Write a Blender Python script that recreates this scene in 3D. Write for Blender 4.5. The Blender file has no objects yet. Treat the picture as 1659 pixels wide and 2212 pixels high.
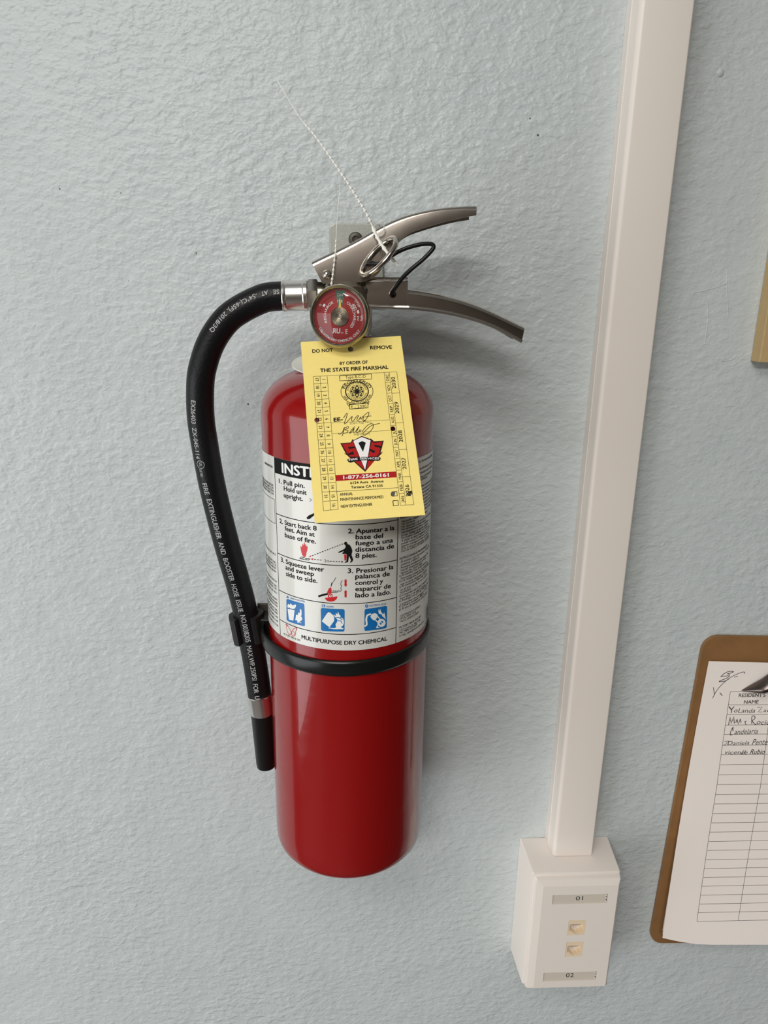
import bpy, bmesh, math, random
from mathutils import Vector as V, Matrix
random.seed(7)
SC = bpy.context.scene
COL = SC.collection
# ------------------------------------------------------------------ camera
FPX, CX, CY, DC, HZ = 1600.0, 829.5, 1106.0, 0.52, 1.45      # focal length in pixels of the 1659x2212 frame
R0 = (V((0.99834787, -0.05289715, 0.022437)), V((0.0068558, -0.27803592, -0.96054621)), V((0.05704845, 0.95911309, -0.27721391)))
CAMP = V((0, -DC, HZ))
cam = bpy.data.objects.new('camera', bpy.data.cameras.new('camera')); COL.objects.link(cam)
cam.data.sensor_fit = 'HORIZONTAL'; cam.data.sensor_width = 36; cam.data.lens = 36*FPX/1659
cam.data.clip_start = 0.02
mw = Matrix.Identity(4)
for i in range(3):
    mw[i][0] = R0[0][i]; mw[i][1] = -R0[1][i]; mw[i][2] = -R0[2][i]; mw[i][3] = CAMP[i]
cam.matrix_world = mw
SC.camera = cam
# ------------------------------------------------------------------ light, world, exposure
SC.view_settings.view_transform = 'Standard'; SC.view_settings.look = 'None'
SC.view_settings.gamma = 1; SC.view_settings.use_curve_mapping = False
SC.view_settings.exposure = 0.09
w = bpy.data.worlds.new('world'); SC.world = w; w.use_nodes = True
w.node_tree.nodes['Background'].inputs[0].default_value = (0.8, 0.9, 1, 1)
w.node_tree.nodes['Background'].inputs[1].default_value = 0.02
def area(name, loc, target, sx, sy, power, color=(1, 1, 1)):
    l = bpy.data.lights.new(name, 'AREA'); l.shape = 'RECTANGLE'; l.size = sx; l.size_y = sy
    l.energy = power; l.color = color
    o = bpy.data.objects.new(name, l); COL.objects.link(o); o.location = loc
    o.rotation_euler = (V(target)-V(loc)).to_track_quat('-Z', 'Y').to_euler()
    return o
area('ceiling_panel_light', (-0.6, -1.3, 2.58), (-0.6, -1.3, 0), 1.2, 0.6, 15, (1, 0.98, 0.94))
area('ceiling_panel_light', (-0.7, -2.6, 2.58), (-0.7, -2.6, 0), 1.2, 0.6, 58, (1, 0.98, 0.94))
area('window_daylight', (-1.46, -1.15, 0.85), (0, -1.15, 0.85), 1.6, 1.4, 20, (0.92, 0.97, 1.0))
# ------------------------------------------------------------------ helpers
def ray(px, py):
    a, b = px-CX, py-CY
    return R0[0]*a + R0[1]*b + R0[2]*FPX
def W(px, py, y):                       # the point of the plane y = const seen at a pixel
    d = ray(px, py); t = (y+DC)/d.y
    return CAMP + d*t
def proj(p):
    q = p-CAMP; z = R0[2].dot(q)
    return CX+FPX*R0[0].dot(q)/z, CY+FPX*R0[1].dot(q)/z
def mesh_obj(name, verts, faces, mat, parent=None, smooth=False, origin=None, angle=None):
    if parent is not None:
        org = V(parent['org']); 
    else:
        org = V(origin) if origin is not None else V((0, 0, 0))
    me = bpy.data.meshes.new(name)
    me.from_pydata([tuple(V(v)-org) for v in verts], [], faces)
    bm = bmesh.new(); bm.from_mesh(me)
    bmesh.ops.recalc_face_normals(bm, faces=bm.faces); bm.to_mesh(me); bm.free()
    me.materials.append(mat)
    if smooth:
        for p in me.polygons: p.use_smooth = True
        me.set_sharp_from_angle(angle=math.radians(angle or 40))
    me.update()
    o = bpy.data.objects.new(name, me); COL.objects.link(o)
    if parent is not None:
        o.parent = parent
    else:
        o.location = org
    o['org'] = tuple(org)
    return o
def thing(name, label, cat, org, group=None):
    o = bpy.data.objects.new(name, None); COL.objects.link(o); o.location = org; o['org'] = tuple(org)
    o.empty_display_size = 0.02
    o['label'] = label; o['category'] = cat
    if group: o['group'] = group
    return o
def tag(o, label, cat, group=None):
    o['label'] = label; o['category'] = cat
    if group: o['group'] = group
    return o
def struct(o):
    o['kind'] = 'structure'; return o
def spline(pts, n=8):
    """Catmull-Rom through the points (tuples of any size)"""
    out = []; P = [V(p) for p in pts]
    for i in range(len(P)-1):
        a = P[i-1] if i else P[i]*2-P[i+1]; b, c = P[i], P[i+1]; d = P[i+2] if i+2 < len(P) else P[i+1]*2-P[i]
        for k in range(n):
            t = k/n
            out.append(0.5*((2*b)+(c-a)*t+(2*a-5*b+4*c-d)*t*t+(3*b-a-3*c+d)*t**3))
    out.append(P[-1]); return out
def tube(pts, rad, seg=12, closed=False, caps=True):
    pts = [V(p) for p in pts]; n = len(pts)
    if not hasattr(rad, '__len__'): rad = [rad]*n
    vs, fs = [], []
    up = None
    for i, p in enumerate(pts):
        t = (pts[(i+1) % n]-pts[i-1]) if closed else (pts[min(i+1, n-1)]-pts[max(i-1, 0)])
        t.normalize()
        if up is None:
            up = V((0, -1, 0)) if abs(t.y) < 0.9 else V((0, 0, 1))
        up = (up - t*up.dot(t)).normalized(); b = t.cross(up)
        for k in range(seg):
            a = 2*math.pi*k/seg
            vs.append(p + (up*math.cos(a)+b*math.sin(a))*rad[i])
    m = n if closed else n-1
    for i in range(m):
        for k in range(seg):
            j = (i+1) % n
            fs.append((i*seg+k, i*seg+(k+1) % seg, j*seg+(k+1) % seg, j*seg+k))
    if not closed and caps:
        fs.append(tuple(range(seg))); fs.append(tuple((n-1)*seg+k for k in range(seg)))
    return vs, fs
def lathe(profile, o, axis, seg=48, M=None):
    """profile (radius, height) turned about axis through o"""
    axis = V(axis).normalized(); a = axis.orthogonal().normalized(); b = axis.cross(a)
    vs, fs = [], []; o = V(o)
    for r, h in profile:
        for k in range(seg):
            t = 2*math.pi*k/seg
            vs.append(o+axis*h+(a*math.cos(t)+b*math.sin(t))*max(r, 1e-6))
    for i in range(len(profile)-1):
        for k in range(seg):
            fs.append((i*seg+k, i*seg+(k+1) % seg, (i+1)*seg+(k+1) % seg, (i+1)*seg+k))
    if profile[0][0] > 1e-5: fs.append(tuple(range(seg)))
    if profile[-1][0] > 1e-5: fs.append(tuple((len(profile)-1)*seg+k for k in range(seg)))
    return vs, fs
def join(*parts):
    vs, fs = [], []
    for v, f in parts:
        n = len(vs); vs += list(v); fs += [tuple(i+n for i in q) for q in f]
    return vs, fs
def bev_box(x0, x1, y0, y1, z0, z1, r=0.001, seg=2):
    bm = bmesh.new(); bmesh.ops.create_cube(bm, size=1)
    for v in bm.verts:
        v.co = V(((x0+x1)/2+v.co.x*(x1-x0), (y0+y1)/2+v.co.y*(y1-y0), (z0+z1)/2+v.co.z*(z1-z0)))
    if r: bmesh.ops.bevel(bm, geom=bm.edges[:], offset=r, segments=seg, affect='EDGES', profile=0.5)
    bm.verts.index_update()
    out = [v.co.copy() for v in bm.verts], [tuple(v.index for v in f.verts) for f in bm.faces]
    bm.free(); return out
def prism(outline, d0, d1, frame, bevel=0.0, holes=()):
    """2D outline (with holes) filled and extruded from d0 to d1 along the third axis; frame(u, v, d) -> point"""
    cu = bpy.data.curves.new('c', 'CURVE'); cu.dimensions = '2D'; cu.fill_mode = 'BOTH'
    cu.extrude = abs(d1-d0)/2
    cu.resolution_u = 1
    for ol in [outline]+list(holes):
        s = cu.splines.new('POLY'); s.points.add(len(ol)-1)
        for p, q in zip(s.points, ol): p.co = (q[0], q[1], 0, 1)
        s.use_cyclic_u = True
    o = bpy.data.objects.new('c', cu); COL.objects.link(o)
    me = bpy.data.meshes.new_from_object(o)
    vs = [v.co.copy() for v in me.vertices]; fs = [tuple(p.vertices) for p in me.polygons]
    bpy.data.objects.remove(o); bpy.data.meshes.remove(me); bpy.data.curves.remove(cu)
    m = (d0+d1)/2
    bm = bmesh.new(); bv = [bm.verts.new(v) for v in vs]
    for f in fs:
        try: bm.faces.new([bv[i] for i in f])
        except ValueError: pass
    bmesh.ops.remove_doubles(bm, verts=bm.verts[:], dist=1e-7)
    if bevel:
        es = [e for e in bm.edges if len(e.link_faces) == 2 and abs(e.link_faces[0].normal.dot(e.link_faces[1].normal)) < 0.3]
        bm.normal_update()
        es = [e for e in bm.edges if len(e.link_faces) == 2 and e.calc_face_angle(0) > 1.2 and abs(e.verts[0].co.z-e.verts[1].co.z) < 1e-7]
        bmesh.ops.bevel(bm, geom=es, offset=bevel, segments=2, affect='EDGES', profile=0.5, clamp_overlap=True)
    bm.verts.index_update()
    out = [frame(v.co.x, v.co.y, m+v.co.z) for v in bm.verts], [tuple(v.index for v in f.verts) for f in bm.faces]
    bm.free(); return out
# ------------------------------------------------------------------ materials
MATS = {}
def mat(name, col, rough=0.5, metal=0.0, bump=None, vary=None, coat=0.0, spec=0.5, **kw):
    if name in MATS: return MATS[name]
    m = bpy.data.materials.new(name); m.use_nodes = True; nt = m.node_tree
    b = nt.nodes['Principled BSDF']
    b.inputs['Base Color'].default_value = (*col, 1); b.inputs['Roughness'].default_value = rough
    b.inputs['Metallic'].default_value = metal; b.inputs['Coat Weight'].default_value = coat
    b.inputs['Coat Roughness'].default_value = kw.get('coatr', 0.03)
    b.inputs['Specular IOR Level'].default_value = spec
    if 'trans' in kw: b.inputs['Transmission Weight'].default_value = kw['trans']
    if 'alpha' in kw: b.inputs['Alpha'].default_value = kw['alpha']
    tc = nt.nodes.new('ShaderNodeTexCoord')
    if vary:                                   # vary = (scale, amount)
        n = nt.nodes.new('ShaderNodeTexNoise'); n.inputs['Scale'].default_value = vary[0]; n.inputs['Detail'].default_value = 6
        nt.links.new(tc.outputs['Object'], n.inputs['Vector'])
        mx = nt.nodes.new('ShaderNodeMix'); mx.data_type = 'RGBA'
        mx.inputs[6].default_value = (*[c*(1-vary[1]) for c in col], 1); mx.inputs[7].default_value = (*[min(1, c*(1+vary[1])) for c in col], 1)
        nt.links.new(n.outputs['Fac'], mx.inputs[0]); nt.links.new(mx.outputs[2], b.inputs['Base Color'])
    if bump:                                   # bump = [(scale, distance), ...]
        prev = None
        for sc, di in bump:
            n = nt.nodes.new('ShaderNodeTexNoise'); n.inputs['Scale'].default_value = sc; n.inputs['Detail'].default_value = 3
            nt.links.new(tc.outputs['Object'], n.inputs['Vector'])
            bp = nt.nodes.new('ShaderNodeBump'); bp.inputs['Distance'].default_value = di; bp.inputs['Strength'].default_value = 1
            nt.links.new(n.outputs['Fac'], bp.inputs['Height'])
            if prev: nt.links.new(prev.outputs[0], bp.inputs['Normal'])
            prev = bp
        nt.links.new(prev.outputs[0], b.inputs['Normal'])
    MATS[name] = m; return m
red = mat('red_enamel', (0.25, 0.003, 0.003), 0.2, coat=0.5, spec=0.3, bump=[(40, 0.0004)])
label_m = mat('label_film', (0.66, 0.65, 0.61), 0.28, coat=0.5, vary=(30, 0.05))
ink = mat('black_ink', (0.006, 0.006, 0.006), 0.6, spec=0.15)
ink_soft = mat('grey_ink', (0.05, 0.05, 0.05), 0.5)
red_ink = mat('red_ink', (0.55, 0.01, 0.015), 0.4)
maroon_ink = mat('maroon_ink', (0.045, 0.003, 0.004), 0.6, spec=0.2)
blue_ink = mat('blue_ink', (0.005, 0.14, 0.40), 0.4)
white_ink = mat('white_ink', (0.78, 0.78, 0.76), 0.4)
card_m = mat('yellow_card', (0.93, 0.74, 0.22), 0.6, vary=(400, 0.04))
rubber = mat('black_rubber', (0.006, 0.006, 0.0065), 0.38, spec=0.25, bump=[(700, 0.0002)])
plastic_k = mat('black_plastic', (0.006, 0.006, 0.006), 0.36, spec=0.3)
strap_m = mat('black_strap', (0.007, 0.008, 0.007), 0.25, spec=0.35)
chrome = mat('polished_steel', (0.52, 0.48, 0.43), 0.14, 1.0, bump=[(45, 0.00008)])
chrome_s = mat('satin_steel', (0.40, 0.355, 0.31), 0.22, 1.0, bump=[(60, 0.00008)])
ferr = mat('ferrule_metal', (0.80, 0.77, 0.74), 0.24, 1.0)
zinc = mat('zinc_plate', (0.40, 0.41, 0.375), 0.45, 0.8, vary=(300, 0.15), bump=[(900, 0.00005)])
brass = mat('valve_metal', (0.50, 0.46, 0.38), 0.28, 1.0)
bezel_m = mat('bezel_metal', (0.42, 0.37, 0.27), 0.25, 1.0)
pvc = mat('white_pvc', (0.78, 0.71, 0.65), 0.38)
ivory = mat('ivory_plastic', (0.78, 0.62, 0.43), 0.35)
hardboard = mat('hardboard', (0.25, 0.125, 0.045), 0.5, vary=(60, 0.25))
paper = mat('white_paper', (0.90, 0.82, 0.76), 0.8, vary=(15, 0.02))
nylon = mat('white_nylon', (0.82, 0.80, 0.74), 0.4)
nylon_c = mat('clear_nylon', (0.7, 0.7, 0.66), 0.3, alpha=0.45)
wood_m = mat('tan_wood', (0.48, 0.34, 0.16), 0.6, vary=(90, 0.12))
dark = mat('hole_shade', (0.01, 0.01, 0.01), 0.8)
# ------------------------------------------------------------------ room
def wall_material():
    m = bpy.data.materials.new('orange_peel_paint'); m.use_nodes = True; nt = m.node_tree; b = nt.nodes['Principled BSDF']
    b.inputs['Roughness'].default_value = 0.42; b.inputs['Specular IOR Level'].default_value = 0.5
    tc = nt.nodes.new('ShaderNodeTexCoord'); L = nt.links.new
    def noise(sc, det, rough=0.5, dist=0.0, vec=None):
        n = nt.nodes.new('ShaderNodeTexNoise'); n.inputs['Scale'].default_value = sc; n.inputs['Detail'].default_value = det
        n.inputs['Roughness'].default_value = rough; n.inputs['Distortion'].default_value = dist
        L(vec or tc.outputs['Object'], n.inputs['Vector']); return n
    mp = nt.nodes.new('ShaderNodeMapping'); mp.inputs['Rotation'].default_value = (0, -0.5, 0); mp.inputs['Scale'].default_value = (0.8, 1, 1.25)
    L(tc.outputs['Object'], mp.inputs['Vector'])
    n1 = noise(210, 2.0, 0.45, 0.15, mp.outputs[0]); n2 = noise(520, 2, 0.5, 0.1, mp.outputs[0]); n3 = noise(28, 2); n4 = noise(5, 2)
    ramp = nt.nodes.new('ShaderNodeMapRange'); ramp.interpolation_type = 'SMOOTHSTEP'
    ramp.inputs['From Min'].default_value = 0.30; ramp.inputs['From Max'].default_value = 0.78
    L(n1.outputs['Fac'], ramp.inputs['Value'])
    amp = nt.nodes.new('ShaderNodeMapRange'); amp.inputs['From Min'].default_value = 0.3; amp.inputs['From Max'].default_value = 0.7
    amp.inputs['To Min'].default_value = 0.6; amp.inputs['To Max'].default_value = 1.15; L(n4.outputs['Fac'], amp.inputs['Value'])
    mul = nt.nodes.new('ShaderNodeMath'); mul.operation = 'MULTIPLY'; L(ramp.outputs[0], mul.inputs[0]); L(amp.outputs[0], mul.inputs[1])
    prev = None
    for h, d in ((n3.outputs['Fac'], 0.0012), (mul.outputs[0], 0.00046), (n2.outputs['Fac'], 0.00018)):
        bp = nt.nodes.new('ShaderNodeBump'); bp.inputs['Distance'].default_value = d; L(h, bp.inputs['Height'])
        if prev: L(prev.outputs[0], bp.inputs['Normal'])
        prev = bp
    L(prev.outputs[0], b.inputs['Normal'])
    mx = nt.nodes.new('ShaderNodeMix'); mx.data_type = 'RGBA'
    mx.inputs[6].default_value = (0.505, 0.545, 0.548, 1); mx.inputs[7].default_value = (0.565, 0.603, 0.603, 1)
    L(n3.outputs['Fac'], mx.inputs[0]); L(mx.outputs[2], b.inputs['Base Color'])
    return m
wallm = wall_material()
plain_wall = mat('room_paint', (0.30, 0.29, 0.27), 0.7); dim_wall = mat('dimmed_room_paint', (0.07, 0.055, 0.045), 0.7)  # dim_wall: unseen walls darkened in colour to keep reflections and bounce dim
plain_ceiling = mat('ceiling_paint', (0.6, 0.6, 0.58), 0.8)
floor_m = mat('floor_vinyl', (0.07, 0.055, 0.05), 0.5)
RX0, RX1, RY0, RZ1 = -1.5, 1.9, -3.4, 2.6
def slab(name, x0, x1, y0, y1, z0, z1, m):
    return struct(mesh_obj(name, *bev_box(x0, x1, y0, y1, z0, z1, 0), m, origin=((x0+x1)/2, (y0+y1)/2, z0)))
WALL = slab('wall_back', RX0, RX1, 0, 0.1, 0, RZ1, wallm)
for pts in (((1500, 632), (1536, 624), (1570, 612)), ((1571, 578), (1570, 625), (1573, 681)), ((1560, 780), (1580, 777), (1590, 769)), ((1580, 791), (1594, 782), (1608, 771), (1625, 760), (1630, 750), (1639, 739), (1640, 726)), ((1528, 650), (1529, 690), (1522, 744))):
    mesh_obj('paint_ridge', *tube(spline([W(x, y, 0.00012) for x, y in pts], 6), 0.00042, 8), wallm, WALL, smooth=True)
for x, y, r_ in ((1556, 158, 0.0024), (1433, 1176, 0.0011), (1074, 1333, 0.0010)):
    mesh_obj('paint_blob', *lathe([(r_*math.cos(math.radians(a)), r_*0.4*math.sin(math.radians(a))) for a in (0, 30, 60, 90)], W(x, y, 0), (0, -1, 0), 16), wallm, WALL, smooth=True)
for x, y, r_ in ((1145, 256, 0.0005), (1162, 292, 0.0007), (129, 408, 0.0005), (261, 417, 0.0004), (424, 547, 0.0005), (536, 873, 0.0007), (278, 607, 0.0003)):
    mesh_obj('scuff_mark', *lathe([(r_, -0.0001), (r_, 0.00006), (0, 0.00006)], W(x, y, 0), (0, -1, 0), 10), mat('scuff', (0.09, 0.085, 0.08), 0.7), WALL)
slab('wall_left', RX0-0.1, RX0, RY0, 0, 0, RZ1, plain_wall)
slab('wall_right', RX1, RX1+0.1, RY0, 0, 0, RZ1, dim_wall)
slab('wall_front', RX0-0.1, RX1+0.1, RY0-0.1, RY0, 0, RZ1, dim_wall)
slab('floor', RX0-0.1, RX1+0.1, RY0-0.1, 0.1, -0.05, 0, floor_m)
slab('ceiling', RX0-0.1, RX1+0.1, RY0-0.1, 0.1, RZ1, RZ1+0.05, plain_ceiling)
# ------------------------------------------------------------------ surfaces that print sits on
class Plane:
    def __init__(s, o, eu, ev):
        s.o, s.u, s.v = V(o), V(eu).normalized(), V(ev).normalized(); s.n = s.u.cross(s.v)
        if s.n.dot(CAMP-s.o) < 0: s.n = -s.n
    def uv(s, px, py):
        d = ray(px, py); t = (s.o-CAMP).dot(s.n)/d.dot(s.n); q = CAMP+d*t-s.o
        return q.dot(s.u), q.dot(s.v)
    def p(s, u, v, off=0): return s.o+s.u*u+s.v*v+s.n*off
EXT = V((0.0071, -0.055, HZ-0.3795)); CR = 0.053
TILT = Matrix.Rotation(-0.0122, 3, 'Y') @ Matrix.Rotation(math.radians(1.5), 3, 'X')
def M(x, y, z): return EXT + TILT @ V((x, y, z))
class Cyl:
    def __init__(s, r): s.r = r
    def uv(s, px, py):
        d = TILT.transposed() @ ray(px, py); o = TILT.transposed() @ (CAMP-EXT)
        a = d.x**2+d.y**2; b = 2*(o.x*d.x+o.y*d.y); c = o.x**2+o.y**2-s.r**2
        disc = b*b-4*a*c
        t = (-b-math.sqrt(max(disc, 0)))/(2*a); q = o+d*t
        return math.atan2(q.x, -q.y)*s.r, q.z
    def p(s, u, v, off=0):
        a = u/s.r; return M((s.r+off)*math.sin(a), -(s.r+off)*math.cos(a), v)
class Height:                                      # y = fn(x, z)
    def __init__(s, fn): s.fn = fn
    def uv(s, px, py):
        y = -0.01
        for _ in range(12):
            q = W(px, py, y); y = s.fn(q.x, q.z)
        return q.x, q.z
    def p(s, u, v, off=0): return V((u, s.fn(u, v)-off, v))
class Rope:                                        # surface of a bent tube, v = distance round it from the side seen
    def __init__(s, pts, r):
        s.c = pts; s.r = r; s.s = [0.0]
        for a, b in zip(pts, pts[1:]): s.s.append(s.s[-1]+(b-a).length)
        s.px = [proj(p) for p in pts]
    def frame(s, u):
        u = min(max(u, 0), s.s[-1]-1e-6); i = 0
        while s.s[i+1] < u: i += 1
        k = (u-s.s[i])/(s.s[i+1]-s.s[i]); c = s.c[i].lerp(s.c[i+1], k)
        t0 = (s.c[min(i+1, len(s.c)-1)]-s.c[max(i-1, 0)]).normalized(); t1 = (s.c[min(i+2, len(s.c)-1)]-s.c[i]).normalized()
        t = t0.lerp(t1, k).normalized(); n = (CAMP-c); n = V((0.0, -1.0, 0.10)); n = (n-t*n.dot(t)).normalized()
        return c, t, n, n.cross(t)
    def uv(s, px, py):
        best = (1e9, 0, 0)
        for i in range(len(s.c)-1):
            a, b = V(s.px[i]), V(s.px[i+1]); d = b-a; k = max(0, min(1, (V((px, py))-a).dot(d)/d.dot(d)))
            q = a+d*k; e = V((px, py))-q
            if e.length < best[0]:
                sc = (s.c[i+1]-s.c[i]).length/d.length
                side = -1 if d.x*e.y-d.y*e.x > 0 else 1
                best = (e.length, s.s[i]+k*(s.s[i+1]-s.s[i]), side*e.length*sc)
        v = max(-0.95*s.r, min(0.95*s.r, best[2]))
        return best[1], math.asin(v/s.r)*s.r
    def p(s, u, v, off=0):
        c, t, n, b = s.frame(u); a = v/s.r
        return c+(n*math.cos(a)+b*math.sin(a))*(s.r+off)
_tc = {}
def text_geo(txt, bold):
    key = (txt, bold)
    if key in _tc: return _tc[key]
    cu = bpy.data.curves.new('t', 'FONT'); cu.body = txt; cu.size = 1; cu.resolution_u = 3
    o = bpy.data.objects.new('t', cu); COL.objects.link(o)
    me = bpy.data.meshes.new_from_object(o)
    r = [tuple(v.co[:2]) for v in me.vertices], [tuple(p.vertices) for p in me.polygons]
    bpy.data.objects.remove(o); bpy.data.meshes.remove(me); bpy.data.curves.remove(cu)
    if bold > 0:                                   # heavier strokes: the same shapes overprinted a hair apart
        v0, f0 = r; vv, ff = [], []
        for dx, dy in ((1, 0), (-1, 0), (0, 0.8), (0, -0.8)):
            n = len(vv); vv += [(x+dx*bold, y+dy*bold) for x, y in v0]; ff += [tuple(i+n for i in f) for f in f0]
        r = (vv, ff)
    _tc[key] = r; return r
CAP = max(v[1] for v in text_geo('H', 0)[0])
class Ink:
    def __init__(s, surf, off=0.00015, fr=(0, 0, 1)):
        s.S, s.off, s.vs, s.fs = surf, off, [], []; s.ox, s.oy, s.k = fr
    def P(s, q): return (s.ox+q[0]/s.k, s.oy+q[1]/s.k)
    def uv(s, q): return V(s.S.uv(*s.P(q)))
    def add(s, uvs, fs, copies=1):
        n = len(s.vs); m = max(1, len(uvs)); s.vs += [s.S.p(q[0], q[1], s.off+8e-6*(i*copies//m)) for i, q in enumerate(uvs)]; s.fs += [tuple(i+n for i in f) for f in fs]
    def text(s, txt, p0, p1, h, bold=0.0, shear=0.0, jit=0.0):
        """baseline from p0 to p1 (frame pixels), cap height h in frame pixels"""
        a, b = s.uv(p0), s.uv(p1); d = b-a
        vs, fs = text_geo(txt, bold)
        if not vs: return
        x0 = min(v[0] for v in vs); x1 = max(v[0] for v in vs)
        e = V((p1[0]-p0[0], p1[1]-p0[1])).normalized(); m = (p0[0]*.5+p1[0]*.5, p0[1]*.5+p1[1]*.5)
        hh = (s.uv((m[0]+e.y*h, m[1]-e.x*h))-s.uv(m)).length
        n = V((-d.y, d.x)).normalized(); sx = 1/(x1-x0)
        s.add([a+d*((x-x0)*sx)+n*(y/CAP*hh)+d.normalized()*(shear*y/CAP*hh)+n*(jit*hh*math.sin(x*5.1)) for x, y in vs], fs, 4 if bold > 0 else 1)
    def arc(s, txt, c, r, a0, a1, h, bold=0.0, asp=1.0):
        """text on a circle round c; angles in degrees, counter-clockwise from right; a1<a0 reads clockwise"""
        cc = s.uv(c); rr = (s.uv((c[0]+r, c[1]))-cc).length; hh = (s.uv((c[0], c[1]-h))-cc).length
        vs, fs = text_geo(txt, bold); x0 = min(v[0] for v in vs); x1 = max(v[0] for v in vs)
        sg = 1 if a1 < a0 else -1; q = []
        for x, y in vs:
            a = math.radians(a0+(a1-a0)*(x-x0)/(x1-x0)); R = rr+sg*y/CAP*hh
            q.append(cc+V((math.cos(a)*R, math.sin(a)*R*asp)))
        s.add(q, fs)
    def line(s, pts, w, smooth=0, closed=False):
        """stroke of width w metres through frame pixels"""
        pts = [tuple(p) for p in pts]
        if closed: pts.append(pts[0])
        if smooth: pts = [tuple(p) for p in spline(pts, smooth)]
        q = [s.uv(p) for p in pts]; r = []
        for a, b in zip(q, q[1:]):
            n = max(1, int((b-a).length/0.003))
            for k in range(n): r.append(a.lerp(b, k/n))
        r.append(q[-1]); uvs = []
        for i, c in enumerate(r):
            t = r[min(i+1, len(r)-1)]-r[max(i-1, 0)]
            t = t.normalized() if t.length > 1e-9 else V((1, 0)); n = V((-t.y, t.x))*(w/2)
            uvs += [c+n, c-n]
        s.add(uvs, [(2*i, 2*i+1, 2*i+3, 2*i+2) for i in range(len(r)-1)])
    def poly(s, pts, smooth=0, holes=(), px=True):
        if smooth: pts = [tuple(p) for p in spline(list(pts)+[pts[0]], smooth)][:-1]
        f = (lambda p: tuple(s.uv(p))) if px else tuple
        bm = bmesh.new()
        vs, fs = prism([f(p) for p in pts], 0, 0, lambda u, v, d: V((u, v, 0)), holes=[[f(p) for p in h] for h in holes])
        bv = [bm.verts.new(v) for v in vs]
        for q in fs:
            try: bm.faces.new([bv[i] for i in q])
            except ValueError: pass
        bmesh.ops.remove_doubles(bm, verts=bm.verts[:], dist=1e-8)
        bmesh.ops.triangulate(bm, faces=bm.faces[:])
        if isinstance(s.S, (Cyl, Rope)):
            for _ in range(4):
                es = [e for e in bm.edges if abs(e.verts[0].co.x-e.verts[1].co.x) > 0.0025]
                if not es: break
                bmesh.ops.subdivide_edges(bm, edges=es, cuts=1); bmesh.ops.triangulate(bm, faces=bm.faces[:])
        bm.verts.index_update()
        s.add([v.co.xy for v in bm.verts], [tuple(v.index for v in q.verts) for q in bm.faces]); bm.free()
    def rect(s, p00, p10, p11, p01, n=12):
        a, b, c, d = (s.uv(p) for p in (p00, p10, p11, p01)); uvs = []
        for i in range(n+1):
            t = i/n; uvs += [a.lerp(b, t), d.lerp(c, t)]
        s.add(uvs, [(2*i, 2*i+1, 2*i+3, 2*i+2) for i in range(n)])
    def disc(s, c, r, n=20, asp=1.0):
        s.poly([(c[0]+r*math.cos(2*math.pi*i/n), c[1]+r*asp*math.sin(2*math.pi*i/n)) for i in range(n)])
    def ring(s, c, r, w, n=48, asp=1.0):
        s.line([(c[0]+r*math.cos(2*math.pi*i/n), c[1]+r*asp*math.sin(2*math.pi*i/n)) for i in range(n+1)], w)
    def build(s, name, m, parent):
        return mesh_obj(name, s.vs, s.fs, m, parent)
# ================================================================== fire extinguisher
ext = thing('fire_extinguisher', 'red fire extinguisher with black hose hanging from a steel wall bracket', 'fire extinguisher', EXT)
axis = TILT @ V((0, 0, 1))
ZT = 0.3125                                           # where the shoulder starts
prof = [(0.0, 0.004), (0.040, 0.004), (0.044, 0.0), (0.0475, 0.0003), (0.0505, 0.0018), (0.0524, 0.0045), (CR, 0.0085)]
prof += [(CR, z/100) for z in range(2, 31, 2)] + [(CR, ZT-0.004)]
for i in range(15):
    a = math.radians(i*90/14)
    prof.append((CR-0.034*(1-math.cos(a)), ZT+0.026*math.sin(a)))
prof += [(0.0165, 0.3392), (0.0150, 0.3402), (0.0145, 0.3425), (0.0145, 0.358), (0.0, 0.358)]
mesh_obj('cylinder', *lathe(prof, EXT, axis, 96), red, ext, smooth=True, angle=50)
# ---- paper label round the cylinder
C4, C5 = (560, 960, 4.366), (560, 1180, 4.366)
cs = Cyl(CR)
vt = cs.uv(752, 1012)[1]; vb = cs.uv(755, 1404.5)[1]
# the top edge: read it where it shows, left of the card
vt = (cs.uv(575, 980)[1]+cs.uv(596, 988)[1]+cs.uv(925, 977)[1])/3
lab = mesh_obj('paper_label', *(lambda n, a: ([cs.p(CR*math.radians(-a+2*a*i/n), z, o) for i in range(n+1) for z in (vb, vt) for o in (0.0001, 0.0003)],
      [(4*i+1, 4*i+5, 4*i+7, 4*i+3) for i in range(n)]+[(4*i, 4*i+4, 4*i+5, 4*i+1) for i in range(n)]+[(4*i+2, 4*i+6, 4*i+7, 4*i+3) for i in range(n)]))(96, 158), label_m, ext, smooth=True)
lo = 0.00035
K = Ink(cs, lo, C4); Wt = Ink(cs, lo+0.00006, C4); Rd = Ink(cs, lo, C4); Rd2 = Ink(cs, lo+0.00006, C5); Bl = Ink(cs, lo, C5); W5 = Ink(cs, lo+0.00006, C5); K5 = Ink(cs, lo, C5); K6 = Ink(cs, lo+0.00009, C5); Bt = Ink(cs, lo, C5)
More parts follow.
